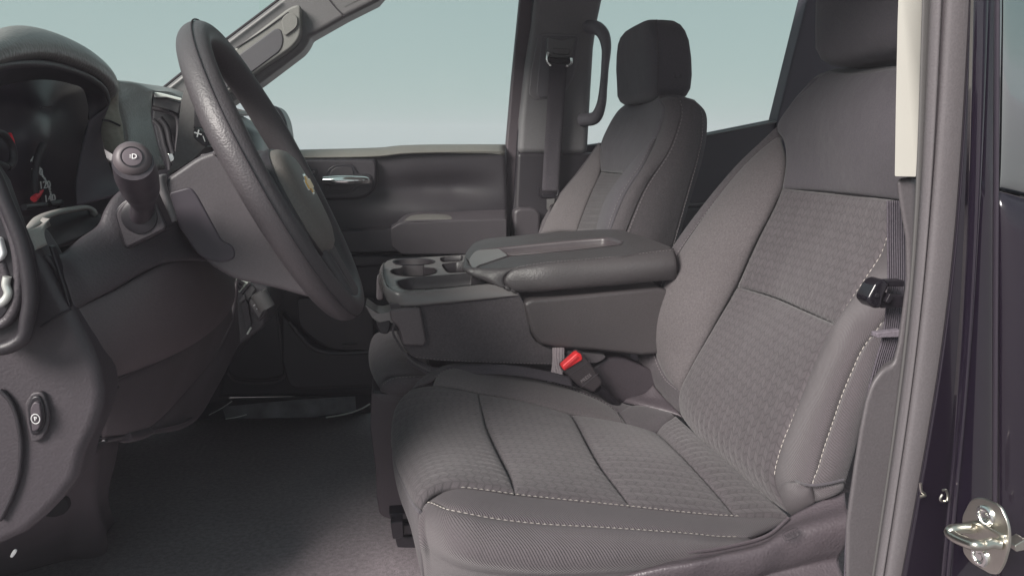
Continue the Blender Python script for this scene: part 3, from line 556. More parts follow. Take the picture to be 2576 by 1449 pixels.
# armrest lid
lid_n = (W(*c(6, (2010, 262))[0], CN-.01)-W(*c(6, (1080, 375))[0], CN+.01)).cross(W(*c(6, (1200, 175))[0], 1.60)-W(*c(6, (1080, 375))[0], CN+.01)).normalized()
base = W(*c(6, (1080, 375))[0], CN+.01)
top = onp(6, [(745, 312, 8), (790, 240, 30), (860, 208, 30), (1200, 175), (1550, 150, 16), (1690, 150, 20), (1850, 200, 10), (2015, 262, 14), (1700, 310), (1300, 347), (1085, 377), (960, 382), (820, 388, 8)], base=base, nn=lid_n, n=6)
gr = onp(6, [(800, 330, 10), (835, 275, 20), (1000, 258, 6), (1400, 218), (1620, 200, 20), (1700, 226, 16), (1680, 246, 10), (1400, 278), (1030, 312, 6), (830, 368, 14)], base=base, nn=lid_n, n=6)
b = bmesh.new(); eds = []
for lp in (top, gr):
    vs = [b.verts.new(p) for p in lp]; eds += [b.edges.new((vs[i], vs[(i+1) % len(vs)])) for i in range(len(vs))]
bmesh.ops.triangle_fill(b, use_beauty=True, edges=eds); bmesh.ops.recalc_face_normals(b, faces=b.faces)
if sum(f.normal.z for f in b.faces) < 0: bmesh.ops.reverse_faces(b, faces=b.faces)
me = bpy.data.meshes.new('m'); b.to_mesh(me); b.free(); lt = link('armrest_top', me, VINYL, cc, sharp=None, smooth=False); s_ = lt.modifiers.new('t', 'SOLIDIFY'); s_.thickness = .005; s_.offset = -1
k = [Vector(p) for p in gr]; ctr = sum(k, Vector())/len(k)
rows = [[ctr+(p-ctr)*f_+Vector((0, 0, dz)) for p in k] for f_, dz in ((1.03, .001), (1.0, .0), (.985, -.004), (.975, -.03), (.95, -.034), (.02, -.034))]
link('armrest_channel', grid_mesh(np.array([[tuple(p) for p in r_] for r_ in rows]), closed_v=True), mat('channel_brown_grey', (.06, .052, .054), .35), cc, sharp=60)
b2_ = base+Vector((0, 0, -.0125))
slab('channel_plate', onp(6, [(770, 335, 8), (812, 275, 14), (955, 266, 4), (1010, 306, 6), (830, 366, 8), (800, 392, 6)], base=base+Vector((0, 0, .003)), nn=lid_n), 0, .01, SILV, cc, bev=.003, vec=-lid_n if lid_n.z > 0 else lid_n)
slab('channel_floor', onp(6, [(978, 270, 4), (1400, 226), (1625, 214, 10), (1650, 232, 4), (1640, 255, 4), (1300, 284), (1020, 305, 6)], base=base+Vector((0, 0, -.011)), nn=lid_n), 0, .004, mat('channel_grey', (.09, .08, .08), .4), cc, bev=.001, vec=-lid_n if lid_n.z > 0 else lid_n)
NR = c(6, (1075, 534, CN+.004), (1012, 507, CN+.004), (984, 465, CN+.006), (1010, 412, CN+.008), (1085, 377, CN+.01))
NT = onp(6, [(748, 314), (820, 388), (900, 385), (985, 381), (1085, 377)], base=base, nn=lid_n)
# near rolled edge of the lid
patch('armrest_side', c(6, (1075, 534, CN+.004), (1180, 528, CN), (1300, 518, CN-.01), (1500, 502, CN-.01), (1940, 462, CN-.02), (2030, 455, CN-.02)), c(6, (1085, 377, CN+.01), (1200, 360, CN+.004), (1300, 347, CN), (1700, 310, CN-.005), (2015, 263, CN-.01)),
      NR, c(6, (2030, 455, CN-.02), (2040, 360, CN-.03), (2015, 263, CN-.01)), VINYL, cc, puff=.009, pw=.4, thick=.006, n=(60, 30))
patch('armrest_nose', [W(*c(6, q)[0], z_) for q, z_ in zip(((752, 345), (822, 412), (900, 456), (1000, 503), (1075, 534)), (NT[0].y, NT[1].y-.004, NT[2].y-.004, CN+.004, CN+.004))], NT, [W(*c(6, (752, 345))[0], NT[0].y), NT[0]], NR, VINYL, cc, thick=.004, puff=.003)
edge_st('armrest_side', 'T', .10, THREADD, cc, r_=.0007, dash=.004, gap=.002)
# front latch
slab('latch_plate', c(6, (395, 625, 4), (478, 628, 6), (515, 830, 10), (500, 858, 8), (375, 852, 8), (345, 740, 10), (300, 706, 10), (290, 640)), CN-.012, .02, mat('latch_plastic', (.10, .09, .09), .4, grain=.3), cc, bev=.005)
slab('latch_handle', [(919, 768, 2), (948, 788, 3), (960, 789), (1046, 773), (1050, 780), (1004, 812, 6), (983, 812, 4), (980, 806), (952, 811, 6), (937, 800, 4)], CN-.008, .065, SILV, cc, bev=.002)  # light on the latch top put into the paler tray plastic
slab('latch_lower', [(940, 800), (985, 806), (984, 828, 4), (975, 842, 8), (956, 840, 8), (946, 822, 6)], CN+.01, .12, BLACK, cc, bev=.004)
tube('release_strap', c(6, (320, 722, CN-.01), (312, 770, CN-.005), (345, 840, CN-.005), (400, 920, CN-.01), (470, 975, CN-.02), (545, 1008, CN-.03)), .0035, F_PLAIN, cc, ns=8, flat=.6)
slab('far_cloth', c(6, (214, 440, 20), (260, 430), (260, 585), (212, 580, 20)), 1.58, .05, F_PLAIN, cc, bev=.01)

mc = thing('middle_seat', 'small dark cloth middle seat cushion beneath the folded console', 'car seat', (.15, 1.45, .1))
patch('cushion_top', c(6, (238, 1128, 1.34), (300, 1050, 1.33), (400, 1036, 1.32), (540, 1030, 1.32)), c(6, (190, 860, 1.60), (215, 790, 1.60), (330, 780, 1.58), (520, 790, 1.56)), c(6, (238, 1128, 1.34), (196, 1020, 1.45), (188, 930, 1.55), (190, 860, 1.60)), c(6, (540, 1030, 1.32), (520, 790, 1.56)), F_PLAIN, mc, puff=.02)
patch('cushion_side', c(6, (235, 1132, 1.33), (300, 1150, 1.32), (420, 1152, 1.315), (560, 1140, 1.315)), c(6, (238, 1090, 1.335), (300, 1050, 1.325), (400, 1038, 1.315), (560, 1032, 1.315)), c(6, (235, 1132, 1.33), (238, 1090, 1.335)), c(6, (560, 1140, 1.315), (560, 1032, 1.315)), F_PLAIN, mc, puff=.010)
cam_st(c(6, (250, 1092, 1.32), (300, 1058, 1.31), (360, 1046, 1.305), (450, 1042, 1.305)), THREADD, mc, lift=.002, r_=.0007)
slab('plastic_base', [(934, 985, 8), (960, 1000), (1100, 1010), (1100, 1330), (990, 1308, 6), (955, 1296, 14), (948, 1250), (945, 1180), (932, 1080)], 1.33, .24, mat('seat_base_black', (.045, .038, .043), .45), mc, bev=.012, seg=4)
slab('base_cap', [(938, 990, 6), (1010, 992), (1100, 1000), (1100, 1012), (960, 1010, 6)], 1.32, .02, DASH, mc, bev=.004)
# ================================================================== DRIVER SEAT
ds = thing('driver_chair', 'large grey patterned cloth driver seat in the foreground', 'car seat', (.3, 1.05, 0))
# ---- cushion
YI, YN = 1.20, .87
S1 = [(1296, 1240, .868), (1280, 1200, .92), (1260, 1160, .98), (1227, 1083, 1.10), (1213, 1030, 1.17), (1203, 991, 1.22)]
S2 = [(1590, 1280, .866), (1560, 1245, .90), (1512, 1184, .97), (1471, 1111, 1.08), (1450, 1070, 1.15), (1435, 1044, 1.20)]
S3 = [(1854, 1306, .866), (1795, 1240, .93), (1736, 1176, 1.0), (1690, 1130, 1.08), (1651, 1091, 1.18)]
S4 = [(1990, 1302, .875), (1930, 1255, .93), (1860, 1195, 1.0), (1760, 1105, 1.12), (1700, 1046, 1.22)]
FR = [(1056, 1284, .835), (1044, 1270, .86), (1020, 1225, .98), (995, 1164, 1.13), (985, 1103, 1.22), (993, 1034, 1.26), (1012, 1000, 1.265), (1036, 978, 1.26)]
patch('front_roll', [(1056, 1284, .835), (1077, 1253, .850), (1117, 1234, .862), (1166, 1231, .866), (1227, 1237, .868), (1296, 1240, .868)], [(1036, 978, 1.26), (1089, 971, 1.245), (1203, 991, 1.22)], FR, S1, F_INS, ds, puff=.022, pw=.45, n=(50, 60))
patch('centre_panel', [(1296, 1240, .868), (1431, 1264, .867), (1590, 1280, .866)], [(1203, 991, 1.22), (1309, 1013, 1.21), (1435, 1044, 1.20)], S1, S2, F_INS, ds, puff=.013, pw=.35, n=(40, 50))
patch('rear_panel', [(1590, 1280, .866), (1716, 1296, .866), (1854, 1306, .866)], [(1435, 1044, 1.20), (1581, 1072, 1.19), (1651, 1091, 1.18)], S2, S3, F_INS, ds, puff=.012, pw=.35, n=(40, 50))
patch('back_roll', [(1854, 1306, .866), (1920, 1306, .87), (1990, 1302, .875)], [(1651, 1091, 1.18), (1670, 1070, 1.20), (1700, 1046, 1.22)], S3, S4, F_INS, ds, puff=.014, pw=.45, n=(24, 50))
OUT = [(1089, 971, 1.245), (1096, 950, 1.262), (1112, 937, 1.275), (1146, 928, 1.285), (1187, 927, 1.29), (1268, 938, 1.29), (1350, 957, 1.285), (1431, 981, 1.28), (1512, 1013, 1.265), (1555, 1040, 1.245), (1581, 1072, 1.19)]
patch('far_bolster', [(1089, 971, 1.245), (1203, 991, 1.22), (1309, 1013, 1.21), (1435, 1044, 1.20), (1581, 1072, 1.19)], OUT[1:-1], [(1089, 971, 1.245), (1096, 950, 1.262)], [(1581, 1072, 1.19), (1555, 1040, 1.245)], F_BOLST, ds, puff=.012, pw=.5, n=(60, 24), key='cfb')
SIL = [(1036, 978, 1.26), (1064, 950, 1.29), (1097, 931, 1.305), (1130, 920, 1.31), (1187, 915, 1.315), (1268, 925, 1.315), (1390, 958, 1.31), (1512, 999, 1.30), (1594, 1022, 1.28), (1700, 1046, 1.24)]
patch('far_edge', [(1036, 978, 1.26)]+[(1078, 962, 1.262)]+OUT[1:-1]+[(1651, 1091, 1.18), (1700, 1048, 1.22)], SIL, [(1036, 978, 1.26), (1036, 977, 1.26)], [(1700, 1048, 1.22), (1700, 1046, 1.24)], F_PLAIN, ds, puff=.006, n=(70, 14))
patch('bolster_end', [(1581, 1072, 1.19), (1651, 1091, 1.18), (1700, 1046, 1.22)], [(1555, 1040, 1.245), (1594, 1022, 1.275), (1690, 1044, 1.24)], [(1581, 1072, 1.19), (1555, 1040, 1.245)], [(1700, 1046, 1.22), (1690, 1044, 1.24)], F_PLAIN, ds, puff=.010, n=(20, 14))
ST2 = [(1077, 1262, .848), (1146, 1287, .80), (1227, 1307, .79), (1349, 1324, .785), (1512, 1334, .785), (1716, 1347, .79), (1809, 1354, .795), (1885, 1350, .80)]
patch('near_bolster', ST2, [(1117, 1236, .862), (1166, 1231, .866), (1227, 1240, .867), (1309, 1253, .866), (1471, 1271, .866), (1594, 1284, .866), (1797, 1303, .866), (1990, 1304, .872)], [(1077, 1262, .848), (1117, 1236, .862)], [(1885, 1350, .80), (1940, 1330, .84), (1990, 1304, .872)], F_TWILL, ds, puff=.011, pw=.45, n=(80, 24), key='cnb')
EDGE = [(1070, 1470, .86), (1062, 1400, .83), (1056, 1368, .81), (1052, 1319, .82), (1058, 1284, .84)]
patch('near_side', [(1070, 1470, .86), (1250, 1475, .80), (1440, 1470, .78), (1700, 1440, .78), (1932, 1400, .79)], [(1058, 1284, .84), (1077, 1262, .848)]+ST2[1:], EDGE, [(1932, 1400, .79), (1910, 1375, .79), (1885, 1350, .80)], F_TWILL, ds, puff=.018, pw=.5, n=(80, 40))
patch('front_skirt', [(985, 1103, 1.23), (985, 1110, 1.25)], [(1056, 1290, .838), (1066, 1470, .87)], [(985, 1103, 1.23), (995, 1170, 1.12), (1020, 1231, .975), (1044, 1274, .86), (1056, 1290, .838)], [(985, 1110, 1.25), (990, 1180, 1.14), (1006, 1252, 1.02), (1034, 1330, .93), (1048, 1390, .9), (1066, 1470, .87)], F_PLAIN, ds, n=(14, 30), thick=.004)
seam('piping', [(986, 1106, 1.225), (996, 1168, 1.125), (1021, 1229, .972), (1045, 1275, .853), (1057, 1288, .832)], ds, r_=.0022, m=F_SMOOTH, lift=.002)
edge_st('cnb', 'T', .10, THREAD, ds, lift=.0018, a=.06, b=.86, r_=.00075, dash=.0052, gap=.0022)
edge_st('near_side', 'T', .035, THREAD, ds, a=.04, b=.97, r_=.00075, dash=.0052, gap=.0022)
edge_st('cfb', 'T', .05, THREADD, ds, r_=.0008)
edge_st('cfb', 'R', .04, THREADD, ds, r_=.0008)
# ---- backrest
BTS = [(2255, 505, .90), (2240, 560, .885), (2234, 630, .88), (2199, 690, .88), (2152, 762, .88), (2113, 822, .88)]
patch('upper_panel', [(1968, 475, 1.20), (2080, 486, 1.09), (2180, 496, .98), (2275, 507, .90)], [(2040, 203, 1.21), (2085, 180, 1.18), (2130, 186, 1.12), (2180, 184, 1.05), (2240, 175, .98), (2290, 172, .92)], [(1968, 475, 1.20), (1978, 410, 1.22), (1974, 360, 1.25), (1956, 322, 1.29), (1990, 262, 1.26), (2040, 203, 1.21)],
      [(2275, 507, .90), (2285, 350, .88), (2290, 172, .92)], F_SMOOTH, ds, puff=.02, pw=.45, n=(50, 50))
patch('upper_insert', [(1855, 722, 1.205), (1940, 747, 1.12), (2020, 781, 1.0), (2113, 822, .88)], [(1968, 475, 1.20), (2080, 486, 1.09), (2180, 496, .98), (2258, 505, .895)], [(1855, 722, 1.205), (1905, 610, 1.20), (1950, 520, 1.20), (1968, 475, 1.20)], [(2113, 822, .88), (2152, 762, .88), (2199, 690, .88), (2234, 630, .88), (2258, 505, .895)], F_INS, ds, puff=.012, pw=.35, n=(40, 40), uvrot=True)
patch('lower_insert', [(1712, 1042, 1.215), (1760, 1100, 1.12), (1860, 1190, 1.0), (1990, 1296, .875)], [(1855, 722, 1.205), (1940, 747, 1.12), (2020, 781, 1.0), (2113, 822, .88)], [(1712, 1042, 1.215), (1714, 985, 1.22), (1740, 930, 1.215), (1790, 840, 1.21), (1855, 722, 1.205)], [(1990, 1296, .875), (1957, 1212, .885), (1970, 1144, .885), (2005, 1060, .88), (2036, 992, .88), (2068, 913, .88), (2113, 822, .88)], F_INS, ds, puff=.016, pw=.35, n=(50, 60), uvrot=True)
OB = [(1714, 985, 1.22), (1680, 950, 1.26), (1658, 905, 1.29), (1644, 850, 1.30), (1650, 790, 1.30), (1690, 680, 1.305), (1760, 570, 1.31), (1860, 443, 1.31), (1964, 346, 1.285)]
IB = [(1714, 985, 1.22), (1740, 930, 1.215), (1790, 840, 1.21), (1855, 722, 1.205), (1905, 610, 1.20), (1950, 520, 1.20), (1968, 475, 1.20), (1978, 410, 1.22), (1964, 346, 1.285)]
patch('far_bolster', OB, IB, [OB[0], (OB[0][0]+.5, OB[0][1]-.5, OB[0][2])], [OB[-1], (OB[-1][0]+.5, OB[-1][1], OB[-1][2])], F_BOLST, ds, puff=.028, pw=.5, n=(60, 34), key='back_bolster')
CS = [(1708, 1046, 1.24), (1640, 962, 1.315), (1606, 905, 1.335), (1608, 850, 1.335), (1630, 768, 1.335), (1680, 648, 1.335), (1760, 530, 1.33), (1860, 410, 1.325), (1956, 318, 1.295)]
patch('far_edge', [(1714, 1030, 1.22)]+OB, CS, [(1714, 1030, 1.22), CS[0]], [OB[-1], CS[-1]], F_PLAIN, ds, puff=.008, pw=.5, n=(70, 14), key='back_edge_d')
edge_st('back_edge_d', 'B', .08, THREADD, ds, r_=.0008, a=.08, b=.97)
NB = [(1994, 1296, .87), (1957, 1212, .885), (1970, 1144, .885), (2005, 1060, .88), (2036, 992, .88), (2068, 913, .88), (2113, 822, .88), (2152, 762, .88), (2199, 690, .88), (2234, 630, .88), (2258, 505, .895)]
NO = [(2048, 1250, .80), (2041, 1216, .80), (2052, 1192, .80), (2068, 1139, .80), (2094, 1065, .80), (2115, 1002, .80), (2141, 939, .80), (2168, 881, .80), (2204, 839, .80), (2245, 770, .80), (2285, 640, .81)]
patch('near_bolster', [NB[0], (2020, 1280, .83), NO[0]], [NB[-1], (2275, 560, .85), NO[-1]], NB, NO, F_TWILL, ds, puff=.020, pw=.5, n=(30, 80), key='bn')
patch('back_side', [NO[0], (2080, 1235, .79), (2125, 1222, .79)], [NO[-1], (2300, 680, .81)], NO, [(2125, 1222, .79), (2150, 1130, .79), (2175, 1030, .79), (2205, 940, .79), (2240, 860, .79), (2300, 680, .81)], F_TWILL, ds, puff=.012, pw=.5, n=(30, 60))
patch('near_gusset', [(1994, 1298, .868), (2020, 1285, .83), (2052, 1262, .795)], [(1973, 1207, .862), (2008, 1212, .812), (2043, 1222, .790)], [(1994, 1298, .868), (1975, 1258, .862), (1970, 1225, .862), (1973, 1207, .862)], [(2052, 1262, .795), (2043, 1222, .790)], F_TWILL, ds, puff=.012, pw=.5, n=(20, 20))
patch('side_gusset', [(2052, 1262, .795), (2090, 1245, .783), (2122, 1226, .785)], [(2043, 1222, .788), (2085, 1217, .780), (2122, 1208, .783)], [(2052, 1262, .795), (2043, 1222, .788)], [(2122, 1226, .785), (2122, 1208, .783)], F_TWILL, ds, puff=.008, pw=.5, n=(20, 12))
seam('gusset_seam', [(1976, 1240, .853), (1972, 1215, .853), (1990, 1207, .84), (2040, 1220, .780), (2080, 1216, .774), (2122, 1206, .776)], ds, r_=.0016, m=F_SMOOTH)
edge_st('bn', 'L', .04, THREAD, ds, a=.13, b=.93, r_=.00075, dash=.0052, gap=.0022)
edge_st('back_side', 'L', .06, THREAD, ds, a=.02, b=.75, r_=.0007, dash=.0048, gap=.0020)
cam_st([(1973, 1209, .855), (2008, 1214, .805), (2043, 1223, .785)], THREADD, ds, lift=.004) if False else None
shell('back_shell', [(.53, .30), (.58, .50), (.69, .70), (.745, .835), (.80, .85), (.86, .82), (.80, .55), (.70, .28)], .86, 1.27, ds, F_PLAIN)
patch('top_cap', [(2040, 203, 1.21), (2085, 180, 1.18), (2130, 186, 1.12), (2180, 184, 1.05), (2240, 175, .98), (2290, 172, .92)], [(2090, 180, 1.24), (2130, 172, 1.20), (2200, 168, 1.1), (2300, 165, .95)], [(2040, 203, 1.21), (2060, 188, 1.23), (2090, 180, 1.24)], [(2290, 172, .92), (2300, 165, .95)], F_PLAIN, ds, thick=.01)
zb, zt = W(2110, 164, 1.12).z, W(2110, 164, 1.12).z+.19
x0 = W(2062, 80, 1.15).x
loft('headrest', [superell((x0+.062+dx, 1.035, z), (1, 0, 0), (0, 1, 0), .07*k, .15*k2, 5, 48) for z, k, k2, dx in ((zb-.004, .5, .62, .0), (zb+.002, .75, .80, 0), (zb+.012, .90, .90, 0), (zb+.03, .985, .975, 0), (zb+.06, 1, 1, 0), (zb+.12, 1, .99, -.004), (zb+.16, .9, .93, -.01), (zt-.008, .7, .8, -.013), (zt, .4, .5, -.014))], F_SMOOTH, ds)
seam('headrest_seam', [(2068, 100, 1.16), (2080, 130, 1.13), (2120, 150, 1.08), (2180, 146, 1.0), (2260, 130, .92)], ds, lift=.006, r_=.0012, m=F_PLAIN) if False else None
for yy in (.98, 1.10): tube('headrest_post', [Vector((x0+.07, yy, zb-.05)), Vector((x0+.07, yy, zb+.03))], .006, CHROME, ds, n=4)
# plastic valance with the embossed oval
VAL = mat('valance_plastic', (.085, .076, .08), .42, grain=.9, gscale=380)
patch('side_valance', [(1250, 1560, .76), (1600, 1560, .74), (1900, 1560, .73), (2140, 1560, .73)], [(1425, 1448, .765), (1553, 1430, .765), (1716, 1392, .765), (1822, 1376, .77), (1932, 1345, .775), (1984, 1302, .785), (2052, 1266, .785), (2125, 1235, .785)], [(1250, 1560, .76), (1425, 1448, .765)], [(2140, 1560, .73), (2130, 1400, .735), (2125, 1235, .785)], VAL, ds, n=(80, 50), thick=.008,
      warp=lambda s, t: .028*np.exp(-((t-.72)/.14)**2)*np.clip((s-.12)*3, 0, 1)*(1-s*.3) - .02*np.exp(-((t-.45)/.14)**2)*np.clip((s-.2)*3, 0, 1))
seam('valance_edge', [(1425, 1448, .762), (1553, 1430, .762), (1716, 1392, .762), (1822, 1376, .766), (1932, 1345, .77), (1984, 1302, .78)], ds, r_=.002, m=VAL)
pc = W(1983, 1347, .738); ex = (W(2012, 1333, .745)-W(1955, 1358, .733)).normalized(); ey = (W(1977, 1335, .742)-W(1988, 1358, .735)).normalized(); ez = ex.cross(ey)
if ez.dot(CAM-pc) < 0: ez = -ez
tube('airbag_oval', [pc+ez*.006+p-Vector() for p in [ex*(.0125*math.copysign(abs(math.cos(a))**.6, math.cos(a)))+ey*(.0048*math.copysign(abs(math.sin(a))**.6, math.sin(a))) for a in np.linspace(0, 2*math.pi, 40, endpoint=False)]], .0005, DASH, ds, closed=True, ns=6)
text('airbag_lettering', 'AIRBAG', .0062, pc+ez*.0062, ex, ey, DASH, ds, ext=.0004)
box('seat_base', (.06, .84, .06), (.50, 1.26, .24), BLACK, ds, bev=.02)
tr = thing('seat_track', 'black steel seat track end below the front of the driver cushion', 'seat track', WZ(1005, 1380, 0))
slab('track_bracket', [(978, 1292, 3), (1010, 1290, 3), (1040, 1292), (1040, 1316), (985, 1312, 4)], 1.14, .03, GLOSS, tr, bev=.003)
slab('track_rail', [(982, 1314, 4), (1014, 1310, 4), (1016, 1352, 4), (988, 1356, 4)], 1.12, .04, GLOSS, tr, bev=.004)
slab('track_arm', [(1012, 1318), (1050, 1318), (1050, 1345), (1012, 1345)], 1.13, .03, GLOSS, tr, bev=.003)
slab('track_foot', [(992, 1350), (1100, 1345), (1100, 1380), (1000, 1378, 4)], 1.14, .03, BLACK, tr, bev=.003)

# ---- buckle between the seats
bk = thing('seat_belt_buckle', 'black seat belt buckle with red release button between driver seat and console', 'buckle', W(1510, 985, 1.27))
BKM = mat('buckle_black', (.04, .035, .036), .45, grain=.4, gscale=500)
slab('buckle_body', c(6, (1335, 985, 10), (1440, 893, 6), (1470, 905, 10), (1505, 955), (1592, 1080, 10), (1535, 1142, 8), (1440, 1100), (1345, 1012, 10)), 1.245, .028, BKM, bk, bev=.005, seg=4)
slab('release_button', c(6, (1334, 982, 6), (1430, 897, 6), (1456, 905, 5), (1466, 940, 5), (1352, 1010, 8)), 1.242, .02, RED, bk, bev=.003)
slab('button_recess', c(6, (1352, 985, 4), (1432, 915, 4), (1446, 925, 4), (1358, 1000, 4)), 1.2405, .004, mat('red_recess', (.55, .02, .025), .4, var=0), bk, bev=.001)
bx_ = (W(*c(6, (1505, 1035))[0], 1.243)-W(*c(6, (1462, 1068))[0], 1.243)).normalized(); by_ = (W(*c(6, (1450, 1020))[0], 1.243)-W(*c(6, (1480, 1062))[0], 1.243)).normalized()
text('press_lettering', 'PRESS', .0085, W(*c(6, (1484, 1052))[0], 1.2435), bx_, by_, THREADD, bk)
for p_ in (((1375, 1040), (1505, 945)), ((1450, 1110), (1560, 1020))): seam('moulded_line', [W(*c(6, q_)[0], 1.2445) for q_ in p_], bk, r_=.0006, m=DASH)
tube('buckle_stalk', c(6, (1550, 1110, 1.262), (1610, 1160, 1.27), (1660, 1200, 1.28)), .014, BLACK, bk, ns=12, flat=.6)
gw = thing('buckle_strap', 'grey woven strap standing up behind the red-buttoned buckle', 'strap', W(1400, 960, 1.28))
ribbon('webbing', [(1405, 874, 1.283), (1405, 900, 1.280), (1403, 925, 1.277), (1398, 948, 1.270), (1392, 960, 1.262)], .022, WEBG, gw)
lb = thing('lap_strap', 'thin dark strap lying between the driver cushion and the console', 'strap', W(1250, 930, 1.27))
ribbon('webbing', c(6, (400, 925, 1.30), (470, 970, 1.30), (560, 1012, 1.29), (760, 1000, 1.27), (1000, 1000, 1.255), (1250, 1038, 1.255), (1400, 1075, 1.26)), .020, WEB, lb, side=(0, .75, .6), n=60)
sg = thing('seat_side_cover', 'black moulded cover beside the buckle behind the driver cushion', 'trim cover', W(1560, 1040, 1.31))
slab('cover', c(6, (1500, 1010, 10), (1560, 960, 10), (1610, 930, 20), (1700, 920, 20), (1880, 1000), (2080, 1100), (2080, 1290), (1900, 1260), (1700, 1200), (1600, 1160, 20)), 1.30, .04, mat('cover_black', (.055, .048, .052), .42, grain=.5), sg, bev=.014, seg=4)
patch('seat_hinge_cover', c(6, (1710, 1200, 1.30), (1850, 1232, 1.26), (2070, 1285, 1.22)), c(6, (1700, 1190, 1.31), (1830, 1150, 1.30), (1890, 1090, 1.30)), c(6, (1710, 1200, 1.30), (1700, 1190, 1.31)), c(6, (2070, 1285, 1.22), (1980, 1190, 1.27), (1890, 1090, 1.30)), VAL, sg, puff=.01, thick=.004)
# ================================================================== STEERING WHEEL
XW = WX(695, 425, 1)  # placeholder to keep helper used
ctrp = W(703, 444, .98); AL = R(26)
nx = Vector((math.cos(AL), 0, math.sin(AL))); uy = Vector((-math.sin(AL), 0, math.cos(AL))); ly = Vector((0, 1, 0))
sw = thing('steering_wheel', 'dark leather steering wheel with gold emblem at the left of the photo', 'steering wheel', ctrp)
RW = .180
def wl(a, b, h=0): return ctrp+ly*a+uy*b+nx*h
ring = [wl(RW*math.cos(t), RW*math.sin(t)*1.0) for t in np.linspace(0, 2*math.pi, 160, endpoint=False)]
# rim section: a rounded shape, thicker at the front
G = np.zeros((160, 28, 3))
for i, t in enumerate(np.linspace(0, 2*math.pi, 160, endpoint=False)):
    rad = ly*math.cos(t)+uy*math.sin(t)
    grip = 1+.06*math.exp(-((math.sin(t)-.35)/.18)**2)
    for j in range(28):
        q = 2*math.pi*j/28; G[i, j] = ctrp+rad*(RW+.0155*grip*math.cos(q))+nx*(.0182*grip*math.sin(q))
me = grid_mesh(G, closed_u=True, closed_v=True); fixn(me); link('rim', me, LEATHER, sw, sharp=None)
for off, hh in ((-.0005, .0218), ):
    tube('rim_seam', [ctrp+(ly*math.cos(t)+uy*math.sin(t))*(RW+.0156)+nx*.0072 for t in np.linspace(0, 2*math.pi, 120, endpoint=False)], .0009, SEAM, sw, closed=True, ns=6)
# airbag hub
def hubsec(h, k, e=2.6): return [wl(.078*k*math.copysign(abs(math.cos(t))**(2/e), math.cos(t)), -.030+(.062 if math.sin(t) > 0 else .082)*k*math.copysign(abs(math.sin(t))**(2/e), math.sin(t)), h) for t in np.linspace(0, 2*math.pi, 56, endpoint=False)]
HUBP = mat('lit_hub_vinyl', (.16, .155, .135), .55, grain=.5, gscale=420)  # light from above on the hub face put into paler vinyl
hub = loft('airbag_pad', [hubsec(-.03, .9), hubsec(-.01, 1.0), hubsec(.004, 1.0), hubsec(.013, .96), hubsec(.019, .88), hubsec(.023, .74), hubsec(.0255, .5), hubsec(.0265, .2)], HUBP, sw, sharp=60)
loft('hub_shell', [hubsec(-.07, .75), hubsec(-.04, .98), hubsec(.004, 1.03), hubsec(.008, 1.01)], DARK, sw)  # dark front edge of the shell stands in for the shaded pad side
# spokes
for sgn in (1, -1):
    slab('spoke', [wl(sgn*.07, -.045, -.028), wl(sgn*.06, .035, -.028), wl(sgn*.12, .028, -.024), wl(sgn*.182, .030, -.012), wl(sgn*.182, -.035, -.012), wl(sgn*.12, -.040, -.024)], 0, .022, DARK, sw, bev=.008, vec=nx, seg=4)
    b_ = slab('button_pod', [wl(sgn*.082, -.036, -.012), wl(sgn*.082, .032, -.012), wl(sgn*.125, .028, -.012), wl(sgn*.148, .010, -.012), wl(sgn*.140, -.028, -.012), wl(sgn*.11, -.038, -.012)], 0, .012, BLACK, sw, bev=.004, vec=nx)
    slab('button_face', [wl(sgn*.090, -.030, -.003), wl(sgn*.090, .026, -.003), wl(sgn*.121, .022, -.003), wl(sgn*.138, .008, -.003), wl(sgn*.132, -.023, -.003), wl(sgn*.11, -.031, -.003)], 0, .005, DARK, sw, bev=.002, vec=nx)
slab('spoke', [wl(-.05, -.08, -.010), wl(.05, -.08, -.010), wl(.035, -.19, -.006), wl(-.035, -.19, -.006)], 0, .022, LEATHER, sw, bev=.008, vec=nx, seg=4)
slab('spoke_trim', [wl(-.034, -.10, .012), wl(.034, -.10, .012), wl(.022, -.178, .014), wl(-.022, -.178, .014)], 0, .004, SATIN, sw, bev=.0015, vec=nx) if False else slab('spoke_trim', [wl(-.030, -.10, .011), wl(.030, -.10, .011), wl(.020, -.172, .011), wl(-.020, -.172, .011)], 0, .004, DASH, sw, bev=.0015, vec=nx)
# cross-shaped emblem: gold bar and slanted centre with a bright rim
def emb(k, h, z0):
    o = [(-.030, -.007), (-.011, -.007), (-.013, -.014), (.009, -.014), (.011, -.007), (.030, -.007), (.033, .007), (.012, .007), (.014, .014), (-.008, .014), (-.010, .007), (-.027, .007)]
    return [wl(a*k, b*k-.024, z0) for a, b in o], h
p_, h_ = emb(1.0, .003, .0235); slab('emblem_rim', p_, 0, .0035, CHROME, sw, bev=.0008, vec=nx)
p_, h_ = emb(.78, .003, .0262); slab('emblem', p_, 0, .002, GOLD, sw, bev=.0004, vec=nx)

